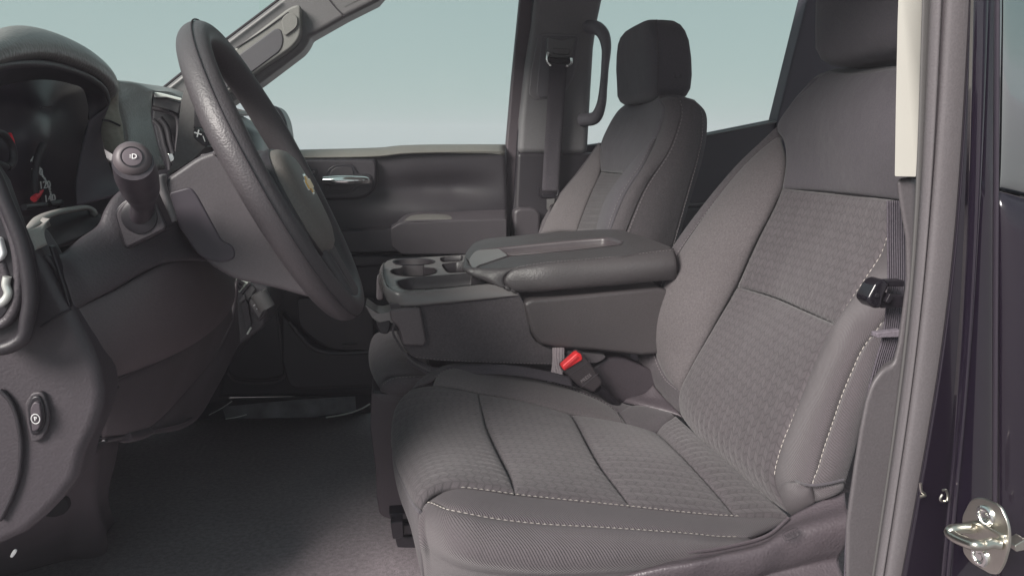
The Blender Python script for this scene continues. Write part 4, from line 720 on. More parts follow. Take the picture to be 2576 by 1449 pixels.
# ================================================================== STEERING COLUMN COVER
co = thing('steering_column', 'smooth grey steering column shroud behind the wheel rim', 'column cover', W(560, 560, 1.0))
COLM = mat('column_plastic', (.072, .068, .07), .5, grain=.25, gscale=500)
slab('shroud', [(408, 470, 10), (418, 448, 12), (500, 392, 26), (545, 378, 16), (600, 386, 20), (668, 450), (760, 600), (800, 690, 10), (786, 752, 18), (700, 728), (590, 704, 20), (520, 665, 30), (455, 575), (428, 520, 10)], .855, .25, COLM, co, bev=.07, seg=14)
slab('shroud_panel', c(1, (838, 962, 14), (950, 932, 14), (985, 975, 10), (1110, 1205, 14), (1165, 1225, 14), (1180, 1290, 16), (1110, 1318, 16), (1000, 1290, 20), (900, 1150), (848, 1010, 14)), .8535, .01, mat('panel_black', (.045, .04, .048), .5), co, bev=.0025)
slab('shroud_cap', c(1, (1000, 772, 5), (1055, 765, 10), (1060, 785, 4), (1000, 790, 4)), .86, .04, COLM, co, bev=.006)
slab('shroud_cap', c(1, (1062, 755, 8), (1090, 748, 8), (1110, 770, 6), (1062, 778, 4)), .85, .04, COLM, co, bev=.006)
# column bezel with the stalk
sf = thing('column_surround', 'dark plastic surround on the column with square stalk collar', 'column trim', W(330, 600, .85))
A_top = [(118, 640, .74), (150, 640, .76), (200, 600, .78), (246, 566, .80), (262, 530, .81), (285, 495, .82), (318, 470, .83), (370, 452, .84), (415, 440, .85)]
A_bot = [(184, 782, .745), (232, 757, .765), (279, 734, .78), (410, 665, .83), (525, 655, .90)]
patch('surround', A_bot, A_top, [(184, 782, .745), (150, 700, .74), (118, 640, .74)], [(525, 655, .90), (470, 600, .88), (430, 520, .86), (415, 440, .85)], DASH, sf, n=(60, 40), thick=.008, puff=.012, pw=.6)
patch('light_collar', [(432, 560, .80), (438, 558, .80), (446, 556, .81)], [(383, 446, .80), (402, 440, .80), (420, 438, .81)], [(432, 560, .80), (408, 500, .80), (383, 446, .80)], [(446, 556, .81), (420, 500, .81), (414, 460, .81), (420, 438, .81)], GREY, sf, n=(14, 30), thick=.004, puff=.004)
slab('stalk_collar', c(9, (970, 660, 20), (990, 600, 30), (1060, 535, 20), (1150, 505), (1300, 490, 10), (1420, 760, 20), (1400, 800, 14), (1090, 955, 14), (1050, 945, 14), (985, 720)), .796, .03, BLACK, sf, bev=.005)
slab('collar_face', c(9, (985, 665, 14), (1005, 610, 30), (1070, 545, 14), (1150, 515), (1295, 505, 10), (1405, 765, 16), (1385, 790, 10), (1095, 932, 10), (1065, 925, 10)), .7925, .008, DASH, sf, bev=.004)
bc = W(*c(9, (1180, 680))[0], .7915)
axs = (W(330, 392, .70)-W(362, 560, .83)).normalized()
lathe('boot', bc, (0, -1, .05), [(.0, .001), (.013, .001), (.0165, .0), (.0175, -.004)], BLACK, sf, ns=36)
stk = thing('column_stalk', 'thick black control stalk with round end button pointing at the viewer', 'control stalk', bc)
s0, s1 = W(*c(9, (1190, 690))[0], .80), W(*c(9, (1118, 150))[0], .685)
path = [s0, W(*c(9, (1210, 600))[0], .785), W(*c(9, (1190, 440))[0], .755), W(*c(9, (1160, 330))[0], .73), W(*c(9, (1130, 220))[0], .705)]
tube('stalk_arm', path, [.0105, .0105, .0168, .0182, .0166], mat('stalk_black', (.042, .037, .042), .42, grain=.2), stk, ns=28, n=40, upv=(1, 0, 0))
ax2 = (CAM-s1).normalized()*.8+Vector((0, -.1, .25)); ax2.normalize()
kc = W(*c(9, (1125, 190))[0], .705)
lathe('end_knob', kc, ax2, [(.0166, -.016), (.0164, -.008), (.0152, .0), (.0136, .003), (.0112, .0050), (.0092, .0056), (.0, .0056)], mat('knob_grey', (.095, .085, .085), .45), stk, ns=40)
lathe('knob_ring', kc, ax2, [(.0086, .0054), (.0090, .0062), (.0082, .0062), (.0080, .0054)], BLACK, stk, ns=40)
lathe('end_button', kc, ax2, [(.0079, .0053), (.0077, .0062), (.006, .0065), (.0, .0065)], mat('button_purple_grey', (.12, .105, .11), .45), stk, ns=32)
lathe('arm_groove', path[-2], (path[-2]-path[-1]), [(.0166, -.001), (.0172, .0), (.0166, .001)], BLACK, stk, ns=36)
rx = Vector((1, 0, 0)); ryv = ax2.cross(rx).normalized(); ryv = ryv if ryv.z > 0 else -ryv
text('wiper_icon', '≡D', .0062, kc+ax2*.0067, rx, ryv, WHITE, stk)
# gear lever with + and - buttons
gl = thing('gear_lever', 'grey column gear lever with plus and minus buttons behind the wheel', 'gear lever', W(440, 440, 1.15))
slab('lever_arm', c(1, (890, 640), (905, 500, 20), (925, 440, 24), (962, 430, 10), (985, 520), (968, 640), (1030, 735), (960, 800), (830, 880, 10), (870, 800, 30)), 1.16, .05, mat('lever_grey', (.12, .12, .113), .5, grain=.2), gl, bev=.016, seg=5)
slab('lever_face', c(1, (972, 505, 6), (1030, 560), (1044, 640), (968, 638)), 1.153, .03, DARK, gl, bev=.005)
slab('shift_buttons', c(1, (966, 642, 5), (1042, 680, 5), (1040, 735, 8), (1000, 718, 10), (964, 690, 8)), 1.150, .02, BLACK, gl, bev=.003)
text('plus_mark', '+', .022, W(*c(1, (988, 672))[0], 1.148), (1, 0, -.3), (.2, 0, 1), WHITE, gl)
text('minus_mark', '–', .016, W(*c(1, (1022, 694))[0], 1.148), (.3, 0, -1), (1, 0, .3), WHITE, gl)

# ================================================================== DASHBOARD
da = thing('dashboard', 'dark dashboard with hooded instruments and sweeping knee panel', 'dashboard', (-.35, 1.2, 0))
# instrument hood: a thick rolled visor, lower lip, inner walls
hood_o = c(1, (-60, 172, .86), (0, 175, .90), (100, 183, .96), (250, 222, 1.03), (380, 270, 1.09), (480, 320, 1.13), (550, 362, 1.16), (583, 400, 1.17))
hood_i = c(1, (-60, 330, .74), (0, 318, .77), (100, 300, .82), (230, 300, .90), (350, 330, .97), (450, 372, 1.03), (520, 430, 1.09), (552, 500, 1.14))
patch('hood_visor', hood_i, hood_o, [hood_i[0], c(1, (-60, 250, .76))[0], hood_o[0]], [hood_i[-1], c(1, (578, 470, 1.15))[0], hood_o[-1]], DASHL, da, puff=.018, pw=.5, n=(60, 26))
hood_j = c(1, (-60, 400, .76), (0, 352, .79), (100, 334, .84), (230, 338, .91), (350, 365, .98), (450, 408, 1.04), (512, 460, 1.09), (545, 530, 1.14))
patch('hood_lip', hood_j, hood_i, [hood_j[0], hood_i[0]], [hood_j[-1], hood_i[-1]], DASH, da, puff=.005, n=(60, 10))
XC = -.40
inner = [WX(*c(1, p)[0], XC) for p in ((-60, 520), (0, 440), (100, 410), (230, 400), (350, 420), (420, 455), (440, 530), (445, 600))]
patch('hood_lining', inner, hood_j, [inner[0], hood_j[0]], [inner[-1], hood_j[-1]], mat('hood_lining_plastic', (.032, .029, .036), .5), da, n=(60, 20), thick=.004)
wi = [WX(*c(1, p)[0], XC) for p in ((445, 600), (430, 700), (395, 850), (383, 940), (385, 1030))]
wo = c(1, (545, 530, 1.14), (508, 640, 1.15), (520, 745, 1.15), (560, 860, 1.13), (600, 960, 1.08))
patch('bezel_wall', [wi[0], wo[0]], [wi[-1], wo[-1]], wi, wo, mat('bezel_grey', (.085, .078, .09), .5), da, n=(20, 40), thick=.004)
# cluster face, gauges
fc = [WX(*c(1, p)[0], XC-.006) for p in ((-120, 380), (480, 380), (450, 620), (400, 850), (396, 1080), (-120, 1080))]
slab('cluster_face', fc, 0, .01, mat('cluster_black', (.030, .026, .034), .3), da, bev=0, vec=Vector((-1, 0, 0)))
def onX(cx, cy, dx=.0): return WX(*c(1, (cx, cy))[0], XC+dx)
gc = (onX(60, 905)); 
cyl = [onX(*p) for p in ((185, 725), (165, 770), (150, 830), (143, 900), (150, 970), (165, 1020))]
tube('gauge_rim', [q+Vector((.006, 0, 0)) for q in cyl], .004, DARK, da, ns=8)
tube('gauge_rim', [onX(*p, .008) for p in ((-80, 655), (0, 665), (35, 690), (62, 740), (66, 800), (40, 835), (0, 822), (-80, 800))], .004, DARK, da, ns=8)
ticks = catmull([onX(*p, .002) for p in ((160, 795), (190, 832), (215, 880), (238, 920), (252, 960), (262, 1003))], 25)
for i, q in enumerate(ticks):
    L_ = .0045 if i % 6 == 0 else .0022
    nrm = Vector((0, .9, -.3)) if i > 8 else Vector((0, .8, .5))
    obox('tick_mark', q, (.0004, 0, 0), nrm.normalized()*L_, Vector((0, 0, .0007)), WHITE, da, bev=0)
for s_, p in (('100', (184, 862)), ('120', (225, 926)), ('140', (250, 993))):
    text('gauge_number', s_, .012, onX(*p, .004), (0, 1, 0), (0, 0, 1), WHITE, da, sx=1.7)
nd = [onX(*p, .008) for p in ((168, 995), (215, 952))]
tube('gauge_needle', [nd[0], (nd[0]+nd[1])/2, nd[1]], [.0036, .003, .001], NEEDLE, da, ns=8, n=8)
tube('gauge_needle', [onX(*p, .010) for p in ((45, 672), (58, 700), (75, 738))], [.0028, .0024, .001], NEEDLE, da, ns=8, n=8)
tube('reset_stem', [onX(*p, .012) for p in ((120, 1035), (200, 1028), (290, 1014))], .0035, BLACK, da, ns=8, n=8)
lathe('reset_knob', onX(295, 1014, .012), (.4, 1, .2), [(.0, .004), (.004, .003), (.0045, -.003)], DARK, da, ns=14)
tube('screen_glint', [onX(*p, .010) for p in ((205, 540), (255, 533))], .0012, DASH, da, ns=6, n=6)
# cluster lower ledge and cubby
LEDGE = mat('sunlit_ledge_plastic', (.30, .305, .27), .5, grain=.2, gscale=500)  # sunlight missing on the ledge put into a paler colour
lo_t = c(9, (200, 800, .74), (280, 705, .80), (420, 655, .86), (600, 612, .93), (760, 598, .99), (815, 625, 1.0), (835, 655, 1.0))
lo_b = c(9, (240, 805, .735), (330, 760, .77), (430, 690, .82), (600, 645, .90), (750, 622, .96), (795, 640, .98), (825, 668, .98))
patch('ledge_rim', lo_b, lo_t, [lo_b[0], lo_t[0]], [lo_b[-1], lo_t[-1]], LEDGE, da, puff=.004, n=(50, 12))
patch('ledge_front', c(9, (300, 965, .725), (350, 945, .735), (405, 920, .745)), c(9, (215, 800, .73), (330, 755, .77), (430, 690, .80)), c(9, (300, 965, .725), (255, 880, .728), (215, 800, .73)), c(9, (405, 920, .745), (380, 860, .755), (390, 760, .78), (430, 690, .80)), LEDGE, da, puff=.004, n=(24, 24))
patch('cubby_lining', c(9, (410, 970, .80), (560, 900, .86), (760, 810, .92), (860, 700, .96)), c(9, (400, 760, .86), (440, 695, .90), (600, 640, .96), (760, 615, 1.02), (860, 660, 1.02)), c(9, (410, 970, .80), (385, 860, .83), (400, 760, .86)), c(9, (860, 700, .96), (860, 660, 1.02)), mat('cubby_black', (.022, .018, .022), .7), da, n=(30, 20))
patch('lower_bezel', c(9, (120, 640, .80), (230, 770, .76)), c(9, (130, 560, .84), (500, 600, .95), (680, 600, 1.05)), c(9, (120, 640, .80), (130, 560, .84)), c(9, (230, 770, .76), (420, 650, .88), (680, 600, 1.05)), BLACK, da, n=(20, 20)) if False else None
# dash pad right of the hood, vent
patch('dash_pad', c(1, (520, 745, 1.14), (600, 800, 1.13), (640, 860, 1.12)), c(1, (578, 470, 1.16), (582, 430, 1.17), (590, 402, 1.19)), c(1, (520, 745, 1.14), (504, 640, 1.15), (530, 540, 1.16), (578, 470, 1.16)), c(1, (640, 860, 1.12), (612, 640, 1.16), (585, 540, 1.18), (590, 402, 1.19)), mat('ribbed_pad', (.26, .255, .20), .55, grain=1.2, gscale=190), da, n=(24, 40), puff=.006)
seam('pad_stitch', c(1, (510, 600, 1.14), (545, 605, 1.145), (602, 630, 1.15)), da, r_=.0014)
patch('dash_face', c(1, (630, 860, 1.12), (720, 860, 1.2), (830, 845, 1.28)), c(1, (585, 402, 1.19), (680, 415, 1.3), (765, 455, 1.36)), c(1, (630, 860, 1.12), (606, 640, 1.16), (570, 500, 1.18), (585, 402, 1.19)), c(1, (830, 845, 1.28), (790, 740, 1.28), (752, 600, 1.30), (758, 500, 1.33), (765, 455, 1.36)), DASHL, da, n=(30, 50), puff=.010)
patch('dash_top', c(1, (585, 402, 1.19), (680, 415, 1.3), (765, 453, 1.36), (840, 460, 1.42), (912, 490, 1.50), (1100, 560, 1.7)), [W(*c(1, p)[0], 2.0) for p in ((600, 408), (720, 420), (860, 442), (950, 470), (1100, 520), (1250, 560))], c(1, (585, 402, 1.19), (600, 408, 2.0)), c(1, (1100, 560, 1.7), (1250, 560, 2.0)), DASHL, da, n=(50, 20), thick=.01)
vt = slab('air_vent', c(1, (765, 460, 10), (912, 495, 8), (960, 600), (905, 850), (835, 850), (790, 740), (758, 600)), 1.42, .05, BLACK, da, bev=.006)
slab('vent_trim', c(1, (762, 462, 8), (800, 464, 8), (910, 492, 4), (905, 506, 4), (830, 487, 4), (770, 488, 4)), 1.36, .02, SATIN, da, bev=.002)
slab('vent_brow', c(1, (764, 492), (830, 492), (905, 512), (892, 572, 20), (860, 555, 20), (764, 532)), 1.375, .03, GREY, da, bev=.004)
for i, p in enumerate((((764, 600), (800, 640), (822, 720), (845, 800), (850, 850)), ((800, 590), (835, 640), (850, 710), (868, 780), (872, 830)), ((764, 540), (850, 560), (886, 590), (893, 650), (885, 760)))):
    tube('vent_slat', [W(*c(1, q)[0], 1.40) for q in p], .0045, DARK if i < 2 else DASH, da, ns=8)
slab('vent_tab', c(1, (836, 768, 3), (862, 768, 3), (874, 800, 3), (850, 812, 3)), 1.39, .01, CHROME, da, bev=.001)
box('dash_body', (-.74, .90, .60), (-.50, 2.05, .73), BLACK, da, bev=.02)
slab('dash_core', [(150, 300), (290, 225), (420, 232), (600, 330), (600, 640), (150, 640)], 1.48, .5, BLACK, da, bev=0)
# the sweeping knee panel and the panels under it
crease1 = [(258, 965, .76), (342, 929, .86), (447, 881, .98), (526, 818, 1.12), (568, 745, 1.26)]
crease2 = [(258, 1100, .80), (368, 1079, .95), (447, 1002, 1.08), (526, 908, 1.2), (586, 800, 1.31)]
patch('knee_panel', crease1, [(184, 782, .745), (232, 757, .765), (279, 734, .78), (410, 665, .83), (500, 640, .95), (595, 703, 1.30)], [(258, 965, .76), (247, 924, .755), (221, 860, .75), (184, 782, .745)], [(568, 745, 1.26), (580, 720, 1.29), (595, 703, 1.30)], KNEE, da, n=(60, 50), puff=.03, pw=.7, thick=.008)
patch('lower_panel', crease2, crease1, [(258, 1100, .80), (255, 1023, .77), (258, 965, .76)], [(586, 800, 1.31), (582, 770, 1.3), (568, 745, 1.26)], mat('lower_panel_plastic', (.075, .066, .068), .48, grain=.2), da, n=(60, 30), puff=.008)
patch('lower_strip', [(268, 1113, .82), (368, 1094, .95), (463, 1076, 1.12), (505, 1044, 1.22), (557, 955, 1.34), (605, 866, 1.40)], crease2+[(600, 706, 1.33)], [(268, 1113, .82), crease2[0]], [(605, 866, 1.40), (599, 780, 1.38), (600, 706, 1.33)], mat('lower_strip_plastic', (.065, .058, .061), .48), da, n=(60, 16), puff=.004)
seam('panel_edge', [(258, 970, .752), (342, 931, .852), (447, 883, .972), (526, 820, 1.11), (566, 760, 1.24), (572, 742, 1.26)], da, r_=.0016, m=DASH)
seam('panel_edge', [(368, 1080, .94), (447, 1004, 1.07), (526, 910, 1.19), (583, 800, 1.30)], da, r_=.0012, m=BLACK)
seam('panel_edge', [(268, 1108, .81), (368, 1085, .94), (463, 1062, 1.10), (490, 1045, 1.18)], da, r_=.0016, m=DASH)
# panel gap between end cap and knee panel, metallic hinge glint
tube('hinge_link', c(2, (488, 632, .77), (470, 690, .77), (440, 775, .765), (410, 830, .76)), [.0025, .003, .005, .002], SATIN, da, ns=8, n=16)
tube('hinge_link', c(2, (490, 560, .775), (500, 610, .775), (560, 545, .80)), .0028, DASH, da, ns=8, n=12)
# centre stack lower part with power outlet
cs = thing('power_outlet_panel', 'small centre stack foot with flip-up outlet cover under the column', 'outlet panel', W(640, 800, 1.5))
slab('stack_body', c(11, (405, 190), (650, 230), (900, 300), (930, 420), (890, 600), (860, 830, 40), (790, 910), (490, 1110), (330, 1440), (200, 1440), (320, 1000), (360, 800), (310, 500)), 1.50, .25, mat('stack_plastic', (.07, .068, .07), .45), cs, bev=.012)
slab('stack_face', c(11, (520, 390), (650, 235, 6), (720, 330), (610, 500)), 1.496, .01, GREY, cs, bev=.002)
slab('outlet_base', c(11, (620, 510), (700, 415), (885, 610), (870, 680), (775, 785), (640, 640)), 1.49, .02, DASH, cs, bev=.003)
slab('outlet_cover', c(11, (622, 508, 5), (700, 412, 5), (838, 620, 5), (766, 738, 5)), 1.478, .014, mat('cover_grey', (.13, .13, .125), .4), cs, bev=.002)
tube('cover_hinge', [W(*c(11, q)[0], 1.475) for q in ((760, 370), (880, 590))], .016, mat('hinge_grey', (.15, .155, .145), .3), cs, ns=14, n=6)
slab('hinge_side', c(11, (780, 340, 6), (820, 370), (915, 500), (885, 560), (800, 420)), 1.465, .02, GREY, cs, bev=.003)
text('usb_icon', 'Y:', .020, W(*c(11, (735, 545))[0], 1.4765), (.6, 0, -.8), (.8, 0, .6), WHITE, cs)
slab('side_blade', c(11, (510, 540, 5), (575, 465, 5), (610, 540), (660, 820), (600, 970), (560, 800)), 1.49, .02, DASH, cs, bev=.003)
slab('side_blade', c(11, (480, 490), (560, 395, 6), (580, 455), (500, 520)), 1.488, .02, GREY, cs, bev=.003)
tube('blade_edge', [W(*c(11, q)[0], 1.485) for q in ((655, 865), (600, 960))], .002, SATIN, cs, ns=6, n=4)
PAPER = mat('pale_heater_fins', (.75, .80, .72), .5, var=.3, vscale=40)
slab('vent_block', c(11, (418, 190), (645, 232), (520, 388), (450, 345)), 1.497, .02, PAPER, cs, bev=.001)
for q in (((450, 200), (560, 250)), ((440, 230), (530, 300)), ((450, 300), (500, 335)), ((640, 240), (520, 385))):
    seam('fin', [W(*c(11, z_)[0], 1.4955) for z_ in q], cs, r_=.0035, m=DARK)
# end cap of the dash, facing the open door
slab('end_cap', [(-60, 600), (60, 575), (100, 640, 4), (140, 715), (184, 790), (221, 862), (247, 926), (258, 985), (255, 1028), (240, 1075), (210, 1138), (192, 1205), (150, 1262), (113, 1300), (60, 1345), (-60, 1400)], .735, .05, mat('end_cap_plastic', (.052, .047, .051), .5, grain=.4, gscale=480), da, bev=.010, seg=4)
seam('cap_joint', c(2, (195, 258, .7335), (262, 215, .7335), (338, 172, .7335)), da, r_=.0011)
tube('cap_curve', c(2, (0, 560, .732), (40, 600, .732), (75, 670, .732), (97, 780, .732), (100, 860, .732), (85, 980, .732), (50, 1080, .732), (0, 1180, .732)), .0022, DARK, da, ns=8)
slab('edge_strip', c(9, (405, 925), (440, 935), (555, 1280), (600, 1460), (560, 1400), (480, 1150)), .738, .01, BLACK, da, bev=.002)
bb = thing('brake_switch', 'small parking brake button in a rounded bezel on the dash end', 'switch', W(92, 1045, .73))
slab('switch_bezel', c(2, (116, 625, 10), (150, 572, 10), (205, 566, 16), (236, 660, 20), (232, 735, 14), (200, 800, 14), (150, 812, 8), (128, 720)), .730, .01, DASH, bb, bev=.003)
slab('switch_plate', c(2, (130, 640, 10), (150, 590, 16), (190, 585, 20), (212, 650, 20), (215, 720, 20), (190, 770, 16), (150, 780, 10), (136, 720)), .7275, .006, BLACK, bb, bev=.002)
slab('switch_button', c(2, (142, 650, 8), (160, 615, 10), (190, 620, 12), (200, 700, 14), (185, 750, 10), (152, 760, 8)), .724, .006, mat('switch_face', (.075, .066, .072), .45), bb, bev=.002)
tube('brake_ring', [W(*c(2, (170, 697))[0], .7225)+Vector((.0036*math.cos(a), 0, .0045*math.sin(a))) for a in np.linspace(0, 2*math.pi, 24, endpoint=False)], .0004, WHITE, bb, closed=True, ns=6)
text('brake_icon', 'P', .0055, W(*c(2, (170, 697))[0], .7225), (1, 0, .1), (-.1, 0, 1), WHITE, bb)
# outboard vent ring at the frame's left edge
ov = thing('outboard_vent', 'rounded dash-end air vent bezel cut by the left picture edge', 'air vent', W(20, 780, .70))
ringp = c(9, (-300, 160), (-160, 180), (-50, 330), (45, 560), (130, 760), (195, 950), (245, 1200), (255, 1400), (230, 1560), (200, 1700), (60, 1790), (-200, 1800))
tube('bezel_outer', [W(u, v, .700) for u, v in ringp], .006, DARK, ov, ns=16, n=80)
ringq = c(9, (-200, 480), (-60, 480), (30, 620), (100, 800), (150, 1000), (165, 1250), (130, 1450), (40, 1580), (-200, 1640))
tube('bezel_inner', [W(u, v, .703) for u, v in ringq], .0045, DASH, ov, ns=16, n=80)
slab('bezel_plate', c(9, (-220, 210), (-100, 230), (0, 380), (140, 780), (210, 960), (255, 1200), (262, 1400), (230, 1560), (180, 1690), (60, 1770), (-220, 1780)), .706, .02, DARK, ov, bev=.003)
slab('vent_opening', c(9, (-220, 560), (-40, 570), (40, 700), (95, 850), (135, 1050), (145, 1250), (110, 1430), (20, 1550), (-220, 1600)), .7035, .01, BLACK, ov, bev=.002)
slab('vent_lever', c(9, (-60, 860), (0, 860), (38, 1000, 8), (0, 1060, 6), (-60, 1080)), .698, .008, WHITE, ov, bev=.002)
slab('vent_flap', c(9, (-60, 1080), (30, 1040), (70, 1180), (80, 1330), (-60, 1450)), .701, .006, DASH, ov, bev=.003)
tube('vent_clip', [W(*c(9, q)[0], .699) for q in ((60, 1190), (50, 1260), (70, 1330), (40, 1390), (-20, 1430))], .0035, SATIN, ov, ns=8)
# kick panel with the release hole, and the dark void of the footwell behind it
kp = thing('kick_panel', 'dark plastic kick panel low at the left of the footwell', 'kick panel', WZ(200, 1397, 0))
KX = WZ(289, 1313, 0).x
def kz(u, v): return WX(u, v, KX)
kb = [WZ(289, 1313, .0), WZ(221, 1383, .0), WZ(105, 1425, .0), WZ(-40, 1462, .0)]
kt = [W(300, 1110, 1.27), W(240, 1120, 1.14), W(150, 1180, 1.02), W(-40, 1300, .93)]
patch('kick_cover', kb, kt, [kb[0], W(276, 1218, 1.26), W(289, 1170, 1.27), kt[0]], [kb[-1], kt[-1]], mat('kick_plastic', (.12, .108, .112), .5), kp, n=(40, 30), thick=.01,
      warp=lambda s, t: .03*np.exp(-((s-.36)/.12)**2)*np.clip(1.3-t*1.2, 0, 1))
hp_ = thing('hood_release_recess', 'dark oval opening in the kick panel', 'recess', W(140, 1280, 1.02)) if False else None
def ks(u, v, y): return W(u, v, y)
slab('release_hole', c(2, (212, 1165, 6), (240, 1120), (290, 1072, 12), (320, 1085, 14), (330, 1120, 16), (310, 1152, 14), (260, 1168, 10)), 1.03, .01, mat('hole_black', (.008, .007, .009), .8), kp, bev=.002)
0 and patch('footwell_wall', [WZ(300, 1300, .001), WZ(520, 1060, .001)], [W(240, 1030, 1.1), W(480, 1000, 1.7)], [WZ(300, 1300, .001), W(262, 1120, 1.1), W(240, 1030, 1.1)], [WZ(520, 1060, .001), W(480, 1000, 1.7)], CARPET, kp, n=(20, 20), thick=.01)
fk = slab('paint_fleck', c(2, (45, 1358, 4), (55, 1335, 4), (66, 1322, 4), (80, 1326, 4), (74, 1342, 4), (58, 1362, 4)), .93, .003, WHITE, None, bev=.001)
tag(fk, 'small white paper scrap at the bottom left on the kick panel', 'paper scrap')
# ================================================================== NEAR SIDE: B-PILLAR, SEALS, BODY, STRIKER
nb = thing('near_b_pillar_trim', 'cream upper and grey lower pillar trim beside the driver seat', 'pillar trim', WZ(2230, 1600, .05))
slab('cream_cover', [(2300, -1000), (2386, -1000), (2345, -60), (2326, 60), (2318, 200), (2304, 445, 3), (2251, 444, 4), (2254, 250), (2258, 60), (2262, -60)], .66, .05, CREAM, nb, bev=.004, vec=Vector((.85, 1, 0)).normalized())
LT = mat('lower_pillar_plastic', (.10, .097, .096), .5, grain=.35, gscale=450)
slab('lower_cover', [(2252, 449), (2306, 449), (2306, 700), (2280, 950), (2200, 1560), (2128, 1560), (2125, 1449), (2126, 1320), (2145, 1180), (2160, 1085), (2175, 1010), (2190, 965, 16), (2215, 930, 20), (2245, 915, 14), (2258, 860), (2278, 705), (2276, 600), (2262, 520)], .668, .03, LT, nb, bev=.006, seg=4, vec=Vector((.8, 1, 0)).normalized())
bl = thing('driver_seat_belt', 'dark driver seat belt with black tongue beside the near pillar', 'seat belt', W(2220, 1000, .70))
ribbon('webbing', [(2262, 505, .72), (2262, 600, .72), (2262, 720, .715), (2250, 840, .71), (2232, 905, .71), (2205, 1010, .715), (2180, 1150, .72), (2158, 1300, .72), (2150, 1480, .72)], .030, mat('coarse_belt_webbing', (.10, .092, .105), .85, grain=1.2, kind='webbing'), bl, n=140, side=[Vector((1, .15, 0)), Vector((1, .15, 0)), Vector((1, .2, .1))])
slab('belt_loop', [(2206, 838, 3), (2270, 830, 3), (2270, 848), (2206, 850, 3)], .698, .01, mat('loop_web', (.16, .15, .165), .85, grain=1, kind='webbing'), bl, bev=.002)
slab('tongue_bar', [(2212, 706, 6), (2276, 705), (2276, 722), (2230, 722), (2226, 742), (2276, 744), (2276, 774), (2214, 776, 8)], .690, .012, BLACK, bl, bev=.003)
slab('tongue_head', c(8, (555, 130, 10), (600, 45, 14), (640, 28, 14), (672, 48, 10), (640, 110), (628, 168, 8), (590, 172, 14)), .684, .022, GLOSS, bl, bev=.007, seg=4)
slab('tongue_wedge', c(8, (645, 140, 4), (668, 95, 4), (680, 118, 4), (662, 148, 4)), .683, .012, BLACK, bl, bev=.003)
lathe('tongue_pin', W(*c(8, (604, 108))[0], .6835), (0, -1, 0), [(.0, .0005), (.0022, .0005), (.0026, -.001)], BLACK, bl, ns=14)
# long vertical seals and painted flanges
def vstrip(name, xs_top, xs_mid, xs_bot, y, m, parent, puff=.006, thick=.004, pw=.5, yr=None):
    yr = yr or y; l, r_ = [[(2*b_[i]-(b_[i]*.0+m_[i])+(m_[i]-b_[i])*.25, 2100, q), (b_[i], 1560, q), (m_[i], 760, q), (t_[i], -80, q), (t_[i]+(t_[i]-m_[i])*.55, -1000, q)] for i, q in ((0, y), (1, yr)) for b_, m_, t_ in ((xs_bot, xs_mid, xs_top),)]
    return patch(name, [l[0], r_[0]], [l[-1], r_[-1]], l, r_, m, parent, puff=puff, pw=pw, n=(14, 120), thick=thick)
ws_ = thing('door_weatherstrip', 'long dusty rubber door seal running down the near pillar', 'weatherstrip', WZ(2200, 1600, .0))
vstrip('seal_base', (2322, 2350), (2284, 2300), (2176, 2192), .655, mat('seal_grey_green', (.085, .088, .082), .6), ws_, puff=.002)
vstrip('seal_bead', (2342, 2364), (2292, 2306), (2182, 2196), .640, SEAL, ws_, puff=.010)
vstrip('seal_groove', (2362, 2372), (2305, 2313), (2195, 2202), .648, BLACK, ws_, puff=.0)
vstrip('seal_bead', (2370, 2386), (2311, 2322), (2200, 2212), .642, mat('seal_mid', (.10, .092, .096), .6), ws_, puff=.006)
vstrip('seal_face', (2382, 2452), (2320, 2392), (2208, 2258), .632, SEAL, ws_, puff=.006, pw=.35)
body = thing('rear_door_jamb', 'glossy black painted body edge and rear door at the right', 'car body', WZ(2450, 1600, -.2))
vstrip('jamb_inner', (2450, 2474), (2390, 2430), (2254, 2356), .615, PAINTR, body, puff=.0, thick=.004)
vstrip('jamb_bead', (2444, 2478), (2416, 2432), (2352, 2362), .595, PAINT, body, puff=.012, thick=.004)
vstrip('jamb_flange', (2474, 2504), (2428, 2500), (2358, 2500), .590, PAINT, body, puff=.004, thick=.004, yr=.588)
vstrip('door_edge', (2500, 2512), (2496, 2506), (2494, 2504), .545, mat('edge_trim', (.03, .026, .034), .3), body, puff=.004, thick=.003)
DG = mat('rear_door_gloss', (.010, .008, .013), .07, var=.0, coat=1)
patch('door_skin', [(2500, 1560, .55), (2650, 1560, .53)], [(2503, 480, .545), (2650, 520, .53)], [(2500, 1560, .55), (2500, 1000, .548), (2503, 480, .545)], [(2650, 1560, .53), (2650, 520, .53)], PAINTR, body, n=(10, 30), puff=.01)
patch('quarter_glass', [(2503, 478, .548), (2650, 518, .535)], [(2510, -80, .55), (2650, -80, .535)], [(2503, 478, .548), (2506, 200, .548), (2510, -80, .55)], [(2650, 518, .535), (2650, -80, .535)], mat('dark_reflecting_glass', (.42, .45, .45), .06, metal=1, var=0), body, n=(10, 30), puff=.004)
